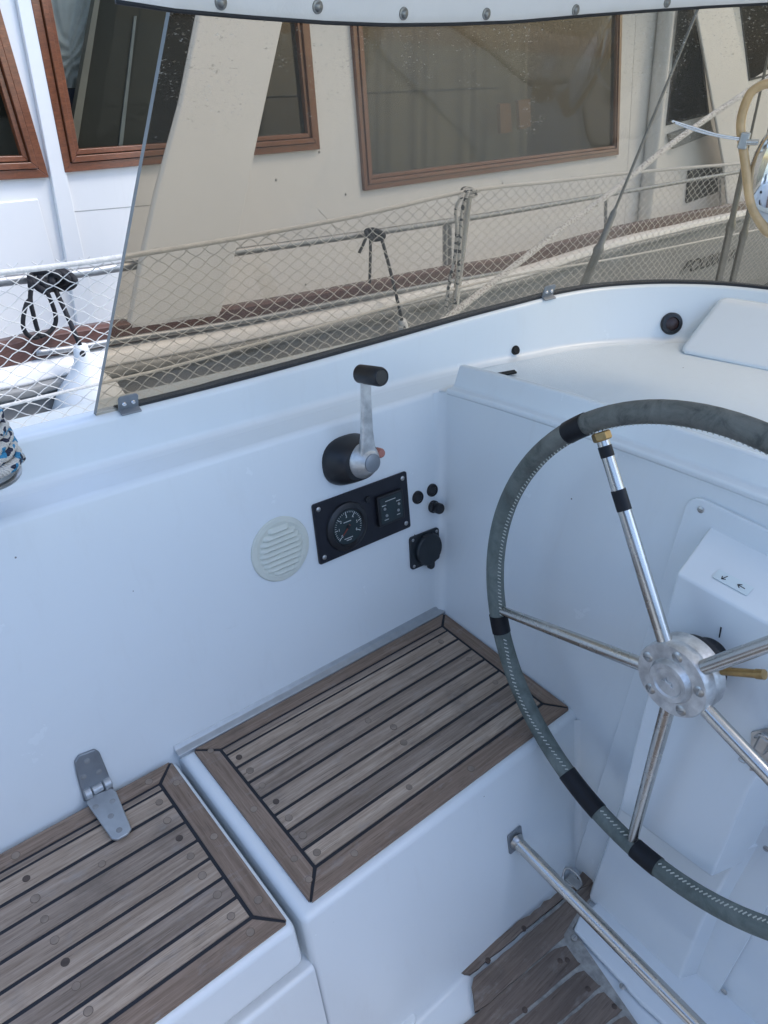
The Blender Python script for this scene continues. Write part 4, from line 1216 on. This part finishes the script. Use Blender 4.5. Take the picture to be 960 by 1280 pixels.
# stretch every frame to its real head height, above the hood's edge
for k, q in W2.items():
    (x0, z0), (x1, z1), (x2, z2), (x3, z3) = q
    zt_ = 1.42
    if k == 'd': zt_ = 1.60
    if k == 'e': zt_ = 1.70
    l = lambda xa, za, xb, zb: xa + (xb - xa) * (zt_ - za) / (zb - za)
    W2[k] = [(l(x3, z3, x0, z0), zt_), (l(x2, z2, x1, z1), zt_), (x2, z2), (x3, z3)]
def wall_mesh():
    bm = bm_new()
    outer = [(-4.2, -.35), (8.2, -1.1), (8.2, ZTOP), (-4.2, ZTOP)]
    edges = []
    def ring(pts):
        vs = [bm.verts.new(nloc(s, z)) for s, z in pts]
        for a, b in zip(vs, vs[1:] + vs[:1]): edges.append(bm.edges.new((a, b)))
    ring(outer)
    for k, q in W2.items():
        (ax, az), (bx_, bz), (cx, cz), (dx, dz) = q
        ins = .03 if k in 'abc' else 0
        ring([(ax + ins, az - ins), (bx_ - ins, bz - ins), (cx - ins, cz + ins), (dx + ins, dz + ins)])
    bmesh.ops.triangle_fill(bm, use_beauty=True, use_dissolve=False, edges=edges)
    return bm
bm = wall_mesh()
# drop triangles that lie inside an opening
def inside(pt, q):
    x, z = pt; c = False
    for (x1, z1), (x2, z2) in zip(q, q[1:] + q[:1]):
        if (z1 > z) != (z2 > z) and x < (x2 - x1) * (z - z1) / (z2 - z1) + x1: c = not c
    return c
kill = []
for f in bm.faces:
    c = f.calc_center_median(); pt = (s_of(c), c.z)
    if any(inside(pt, q) for q in W2.values()): kill.append(f)
bmesh.ops.delete(bm, geom=kill, context='FACES_ONLY')
obj('cabin_side', bm, 'hullwhite', mb)
# roof and far side so the cabin is closed and dark inside
bm = bm_new()
for pts in ([(-4.2, ZTOP, .25), (8.2, ZTOP, .25), (8.2, ZTOP + .1, -1.2), (-4.2, ZTOP + .1, -1.2)], [(-4.2, ZTOP + .1, -1.2), (8.2, ZTOP + .1, -1.2), (8.2, ZTOP, -2.6), (-4.2, ZTOP, -2.6)]):
    face(bm, [nloc(*p) for p in pts])
obj('cabin_roof', bm, 'hullwhite', mb)
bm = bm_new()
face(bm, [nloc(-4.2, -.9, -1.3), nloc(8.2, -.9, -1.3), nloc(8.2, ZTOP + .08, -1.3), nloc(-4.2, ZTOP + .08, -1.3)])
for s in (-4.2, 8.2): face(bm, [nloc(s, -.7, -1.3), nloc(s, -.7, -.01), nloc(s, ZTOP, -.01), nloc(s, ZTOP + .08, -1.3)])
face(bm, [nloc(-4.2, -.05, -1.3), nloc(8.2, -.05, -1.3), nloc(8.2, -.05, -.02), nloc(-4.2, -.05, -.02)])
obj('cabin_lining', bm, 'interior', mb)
def window(q, wood_frame=True, w=.062):
    P = [nloc(s, z) for s, z in q]
    cen = sum(P, V()) / 4
    def inset(d):
        out = []
        n = len(q)
        for i in range(n):
            p0, p1, p2 = V(q[i - 1]), V(q[i]), V(q[(i + 1) % n])
            e1 = (p1 - p0).normalized(); e2 = (p2 - p1).normalized()
            n1, n2 = V((e1.y, -e1.x)), V((e2.y, -e2.x))      # clockwise outline: inward on the right
            k = n1 + n2; k = k / max(.2, (1 + n1.dot(n2)))
            out.append(p1 + k * d)
        return out
    fr = None
    if wood_frame:
        bm = bm_new()
        for d0, d1, dep in ((0, w * .40, .016), (w * .44, w * .72, .022), (w * .76, w, .014)):
            a, b = inset(d0), inset(d1)
            for i in range(4):
                j = (i + 1) % 4
                prism([nloc(p[0], p[1], -.004) for p in (a[i], a[j], b[j], b[i])], NN * (dep + .004), bm)
        fr = obj('window', bm, 'mahogany', mb, bevel=.002)
        a, b = inset(w * .38), inset(w * .78)
        bm = bm_new()
        for i in range(4):
            j = (i + 1) % 4; prism([nloc(p[0], p[1], -.004) for p in (a[i], a[j], b[j], b[i])], NN * .010, bm)
        obj('frame_groove', bm, 'interior', fr)
    else:
        bm = bm_new(); a, b = inset(0), inset(.018)
        for i in range(4):
            j = (i + 1) % 4; prism([nloc(p[0], p[1], -.004) for p in (a[i], a[j], b[j], b[i])], NN * .010, bm)
        fr = obj('window', bm, 'black_matt', mb)
    a = inset(w * .5 if wood_frame else .006)
    bm = bm_new(); face(bm, [nloc(p[0], p[1], -.006) for p in a])
    obj('pane', bm, 'glass', fr)
    return fr
for k in 'abc': window(W2[k])
for k in 'de': window(W2[k], False)
# stand-ins behind the panes for reflections seen in the glass
def strip(pts, off, mat, name, dep=.03):
    return obj(name, prism([nw(x, y, off) for x, y in pts], NN * -dep), mat, mb)
strip([(122, -20), (128, -20), (95, 195), (82, 205)], -.035, 'beam', 'reflected_post', .02)
strip([(128, -20), (215, -20), (182, 200), (95, 200)], -.06, 'interior', 'reflected_panel', .02)
strip([(168, 20), (171, 20), (152, 195), (147, 195)], -.055, 'rubgrey', 'reflected_rail', .004)
# crumpled grey sail cover reflected in window b, modelled behind the pane
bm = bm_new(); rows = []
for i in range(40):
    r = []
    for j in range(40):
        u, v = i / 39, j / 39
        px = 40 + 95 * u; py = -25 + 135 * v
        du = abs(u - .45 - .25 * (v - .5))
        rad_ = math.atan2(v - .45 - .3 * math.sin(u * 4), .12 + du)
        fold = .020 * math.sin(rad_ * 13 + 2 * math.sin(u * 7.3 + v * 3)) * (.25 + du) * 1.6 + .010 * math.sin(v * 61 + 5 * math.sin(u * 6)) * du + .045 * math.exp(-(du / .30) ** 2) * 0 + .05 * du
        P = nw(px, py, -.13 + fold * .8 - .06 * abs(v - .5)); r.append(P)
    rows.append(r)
obj('reflected_bundle', loft(rows), 'cloth', mb, smooth='all')
strip([(30, 112), (112, 112), (104, 165), (40, 170)], -.075, 'navy', 'reflected_dark_patch', .02)  # dark and beige patches of the same reflection
strip([(30, 168), (110, 160), (100, 215), (60, 220)], -.072, 'beam', 'reflected_beige_patch', .02)
strip([(-150, -20), (6, -20), (6, 110), (-150, 120)], -.3, 'cloth', 'reflected_cover', .04)  # left window's reflections, likewise modelled behind its glass
strip([(-150, 150), (40, 148), (60, 225), (-150, 235)], -.28, 'beam', 'reflected_beige_band', .04)
# curtains, and orange boxes for the lamp reflections in the big window
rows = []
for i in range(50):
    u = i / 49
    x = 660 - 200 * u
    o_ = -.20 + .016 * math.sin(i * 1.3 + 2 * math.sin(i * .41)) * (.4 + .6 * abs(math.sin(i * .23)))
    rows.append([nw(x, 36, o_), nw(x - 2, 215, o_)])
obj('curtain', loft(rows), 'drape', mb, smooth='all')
strip([(625, 130), (638, 129), (640, 165), (626, 167)], -.10, 'lamp_reflection', 'reflected_lamp', .02)
strip([(648, 126), (663, 124), (664, 158), (650, 162)], -.10, 'lamp_reflection', 'reflected_lamp', .02)
# slanting supports outside the cabin, standing on the bulwark
def support(pts, off, name='support', dep=.022):
    return obj(name, prism([nw(x, y, off) for x, y in pts], NN * -dep), 'hullwhite', mb, bevel=.012, seg=3)
support([(254, -10), (363, -10), (320, 190), (295, 320), (276, 398), (160, 415), (176, 330), (196, 240), (226, 130)], OFFR + .02)
support([(866, -10), (913, -10), (934, 100), (949, 190), (958, 255), (911, 268), (905, 205), (897, 160)], .18)
# white pilaster between the first two windows, and raised panel below
o = obj('pilaster', prism([nw(x, y, 0.) for x, y in ((14, -20), (42, -20), (80, 215), (121, 405), (96, 412), (62, 225))], NN * .014), 'hullwhite', mb, bevel=.003)
obj('raised_panel', prism([nw(x, y, 0.) for x, y in ((-150, 266), (46, 248), (68, 330), (88, 420), (-150, 440))], NN * .008), 'hullwhite', mb, bevel=.004)
for px, py in ((399, 190), (432, 243), (387, 307), (770, 196), (628, 229), (382, 356), (345, 225)):
    obj('rivet', lathe([(0, .004), (.004, .003), (.006, 0)], frame(nw(px, py, 0), NN), 12), 'rubgrey', mb, smooth=True)
for a_, b_ in (((88, 265), (240, 252)), ((398, 262), (425, 292)), ((795, 20), (780, 290))):
    pa_, pb2 = nw(*a_), nw(*b_); obj('panel_joint', tube([pa_, pb2], .0012, 6), 'rubgrey', mb)
# round pipe up the cabin side
pa, pb_ = nw(803, 300, .05), nw(838, -30, .05)
obj('downpipe', rod(pa, pb_, .055, 20), 'hullwhite', mb, smooth=True, angle=40)
strip([(838, 168), (888, 150), (892, 166), (842, 186)], .03, 'rubgrey', 'ledge', .03)
# dark square port and vent
m_q = [nw(x, y, 0) for x, y in ((859, 213), (893, 206), (896, 240), (856, 254))]
obj('port', prism(m_q, NN * .02), 'socket', mb, bevel=.008, seg=3)
obj('vent', prism([nw(x, y, 0) for x, y in ((896, 210), (907, 208), (908, 221), (898, 223))], NN * .02), 'socket', mb, bevel=.003)
# handrail on posts
rail_px = [(-140, 369), (0, 352), (110, 340), (157, 333), (300, 314.5), (452, 293), (562, 276.5), (640, 264), (762, 243), (854, 227), (935, 213), (1040, 195)]
rl = [nw(x, y, OFFR - .03) for x, y in rail_px]
hr = obj('handrail', tube(crom(rl, 5), .0135, 12), 'galv', mb, smooth='all')
for (x, y0, y1) in ((556, 278, 340), (562, 277, 339), (757, 244, 291), (-60, 360, 450), (900, 219, 262)):
    obj('rail_post', rod(nw(x, y1, OFFR - .03), nw(x, y0, OFFR - .03), .011, 12), 'galv', mb, smooth=True, angle=40)
obj('lower_rail', tube(crom([nw(x, y, OFFR + .03) for x, y in ((45, 441), (100, 434), (150, 425), (300, 402), (452, 372), (640, 338))], 5), .010, 8), 'galv', mb, smooth='all')
# registration on the topsides, partly behind the shrouds
ta, tb = nw(847, 338, OFFR + .056), nw(926, 316, OFFR + .056)
tv = (tb - ta).normalized(); upv = (V((0, 0, 1)) - tv * tv.z).normalized()
tmx = frame((ta + tb) / 2, tv.cross(upv), tv)
th_px = 15 / F * (RW.transposed() @ ((ta + tb) / 2 - EYE)).z / .70
tmx = tmx @ Matrix.Diagonal(((tb - ta).length / (5.45 * th_px), 1, 1, 1))
textmesh('registration', 'POL000110', th_px, tmx, 'black_hull', mb, .001, .28, 1.0)

# ================================================================== FENDERS HUNG FROM THE MOORED BOAT'S RAIL
def knot_bm(c, s=1.):
    bm = bm_new()
    for k in range(3):
        rr = .022 * s
        tube(crom([c + ND * (rr * math.cos(a) * 1.25 + (k - 1) * .016 * s) + V((0, 0, rr * math.sin(a) * .9 - .004 * k)) + NN * (rr * .8 * math.sin(a * 2 + k)) for a in [i * 2 * math.pi / 8 for i in range(8)]], 4, True), .0085 * s, 8, True, bm)
    return bm
OF = OFFR + .01
FPROF = [(.0, -.01), (.016, -.008), (.021, .01), (.025, .04), (.042, .07), (.080, .115), (.103, .165), (.110, .22), (.106, .30), (.085, .40), (.05, .49), (.02, .54), (0, .55)]
def fender(label, kn, lan, tip_px, bot_px, loops, ks):
    f0 = nw(*kn, OF)
    fe = thing('fender', label, 'fender', f0, "fenders hung from the moored boat's rail")
    obj('knot', knot_bm(f0 + NN * .01 - V((0, 0, .006)), ks), 'rope_black', fe, smooth='all')
    k = len(lan) - 1
    obj('lanyard', tube(crom([nw(x, y, OF + (.10 if i else 0) * min(1, i / k * 1.5)) for i, (x, y) in enumerate(lan)], 6), .0068, 8), 'rope_black', fe, smooth='all')
    for lp_ in loops:
        obj('loose_end', tube(crom([nw(x, y, OF + .03) for x, y in lp_], 5), .0060, 8), 'rope_black', fe, smooth='all')
    tip = nw(*tip_px, OFFR + .11); bot = nw(*bot_px, OFFR + .13)
    obj('fender_body', lathe(FPROF, frame(tip, bot - tip), 36), 'fender', fe, smooth='all')
    bd = nw(tip_px[0] + 2, tip_px[1] + 8, OFFR + .145)
    obj('fender_eye', lathe([(0, .004), (.008, .003), (.0085, 0)], frame(bd, NN), 16), 'black_matt', fe, smooth=True)
    return fe
fender('white teardrop fender on a black line behind the net at left', (62, 345), [(66, 355), (82, 390), (95, 420), (104, 441)], (101, 434), (124, 560),
       [[(37, 350), (38, 372), (33, 380), (29, 398), (30, 412), (38, 421), (48, 420), (44, 402), (38, 375), (40, 355)], [(52, 352), (62, 372), (69, 392), (69, 405), (62, 415), (50, 421)]], 1.2)
fender('fender line with a short straight tail, tied to the moored rail left of the stanchion', (466, 290), [(477, 298), (487, 335), (496, 372), (503, 403)], (503, 402), (516, 560),
       [[(463, 298), (463, 320), (462, 354)], [(458, 296), (453, 308), (449, 316)]], .95)

# ================================================================== SOLE BOARDS (shapes measured on the sole plane)
def zs(px, py): q = pz(px, py, ZS); return V((q.x, q.y, 0))
def jag(a, b, n, amp):
    out = []
    for i in range(n):
        w = i / n; p = a.lerp(b, w); out.append(p + V((0, random.uniform(-amp, amp * .4), 0)))
    return out
boards = [
 jag(zs(561, 1220), zs(735, 1084), 26, .004) + [zs(735, 1084), zs(741, 1104), zs(709, 1117)] + jag(zs(709, 1117), zs(588, 1217), 14, .0015) + [zs(588, 1217), zs(578, 1216), zs(568, 1220)],
 jag(zs(592, 1222), zs(714, 1121), 14, .0015) + [zs(714, 1121), zs(745, 1100), zs(741, 1118), zs(722, 1140), zs(705, 1168)] + jag(zs(705, 1171), zs(595, 1267), 14, .0015) + [zs(594, 1264), zs(592, 1245), zs(590, 1232)],
 jag(zs(540, 1312), zs(702, 1178), 16, .0012) + [zs(708, 1182), zs(722, 1202)] + jag(zs(725, 1204), zs(598, 1312), 12, .0012),
 jag(zs(604, 1312), zs(727, 1210), 16, .0012) + [zs(730, 1213), zs(748, 1231)] + jag(zs(751, 1232), zs(658, 1312), 12, .0012),
 jag(zs(664, 1312), zs(752, 1238), 16, .0012) + [zs(755, 1240), zs(775, 1261)] + jag(zs(778, 1262), zs(720, 1312), 8, .0012),
 jag(zs(727, 1312), zs(779, 1268), 8, .0012) + [zs(782, 1270), zs(802, 1292)] + jag(zs(802, 1292), zs(776, 1312), 4, .0012),
]
for q in boards:
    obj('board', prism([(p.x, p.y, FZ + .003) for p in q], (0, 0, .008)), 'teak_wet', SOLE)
base_ = [zs(596, 1222), zs(700, 1128), zs(738, 1100), zs(741, 1120), zs(716, 1160), zs(812, 1300), zs(800, 1320), zs(536, 1320), zs(600, 1262), zs(600, 1240)]
obj('pale_seams', prism([(p.x, p.y, FZ + .001) for p in base_], (0, 0, .0075)), 'seam', SOLE)
for px, py in ((709, 1200), (700, 1201), (656, 1262), (735, 1236), (768, 1258), (655, 1160), (610, 1200)):
    q = zs(px, py)
    obj('wood_plug', lathe([(0, .0004), (.0050, .0003), (.0054, 0), (.0054, -.004)], frame((q.x, q.y, ZS), (0, 0, 1)), 14), 'plug_dark', SOLE, smooth=True)
# small steel eye in the corner of the sole
e0 = pz(716, 1096, ZS + .01)
ey = thing('pad_eye', 'small steel eye plate in the corner of the footwell above the sole boards', 'pad eye', e0)
obj('eye_ring', tube(crom([pz(x, y, ZS + z) for x, y, z in ((704, 1099, .0), (708, 1085, .018), (722, 1094, .018), (727, 1107, .0), (716, 1108, .0))], 5, True), .0026, 8, True), 'steel_dull', ey, smooth='all')
obj('eye_plate', prism([pz(x, y, FZ + .012) for x, y in ((706, 1100), (713, 1092), (729, 1106), (722, 1114))], (0, 0, .004)), 'steel_dull', ey, bevel=.001)
# small white bracket at the bottom edge
e0 = pz(504, 1276, FZ)
tb_ = thing('white_bracket', 'small white lug with a dark hole on the sole at the bottom edge', 'bracket', e0)
m_ = frame(e0, (0, 0, 1), V((1, .2, 0)))
obj('lug', prism(on_frame(m_, roundrect(-.02, 0, .07, .045, .012), .001), (0, 0, .022)), 'gel', tb_, bevel=.004, seg=3)
obj('hole', lathe([(.005, 0), (.005, .0008), (0, .0008)], m_ @ Matrix.Translation((0, 0, .0232)), 16), 'dark', tb_)

# ================================================================== LIGHT
w = bpy.data.worlds.new('World'); S.world = w; w.use_nodes = True
nt = w.node_tree; bg = nt.nodes['Background']
sky = nt.nodes.new('ShaderNodeTexSky'); sky.sky_type = 'NISHITA'; sky.sun_disc = False
EL, AZ = math.radians(56), math.radians(122)      # azimuth: direction the sun stands in, measured from +Y towards +X
sky.sun_elevation = EL; sky.sun_rotation = AZ; sky.air_density = 1.0; sky.dust_density = 1.3; sky.ozone_density = 1.5
lk(nt, sky.outputs[0], bg.inputs[0]); bg.inputs[1].default_value = .15
sd = bpy.data.lights.new('sun', 'SUN'); sd.energy = .6; sd.angle = math.radians(14); sd.color = (1, .96, .90)
so = bpy.data.objects.new('sun', sd); COL.objects.link(so)
dirv = V((math.sin(AZ) * math.cos(EL), math.cos(AZ) * math.cos(EL), math.sin(EL)))
so.rotation_mode = 'QUATERNION'; so.rotation_quaternion = dirv.to_track_quat('Z', 'Y'); so.location = dirv * 20

# ================================================================== CAMERA
cd = bpy.data.cameras.new('camera'); co = bpy.data.objects.new('camera', cd); COL.objects.link(co)
cd.sensor_fit = 'VERTICAL'; cd.sensor_height = 36.; cd.lens = F / 1280 * 36.; cd.clip_start = .02; cd.clip_end = 2000
mx = Matrix((RW.col[0], -RW.col[1], -RW.col[2])).transposed().to_4x4(); mx.translation = EYE
co.matrix_world = mx; S.camera = co
S.view_settings.view_transform = 'Standard'; S.view_settings.look = 'None'; S.view_settings.gamma = 1.0
S.view_settings.use_curve_mapping = False
S.view_settings.exposure = 1.6
S.cycles.max_bounces = 10; S.cycles.transparent_max_bounces = 16; S.cycles.diffuse_bounces = 3
S.cycles.use_denoising = True
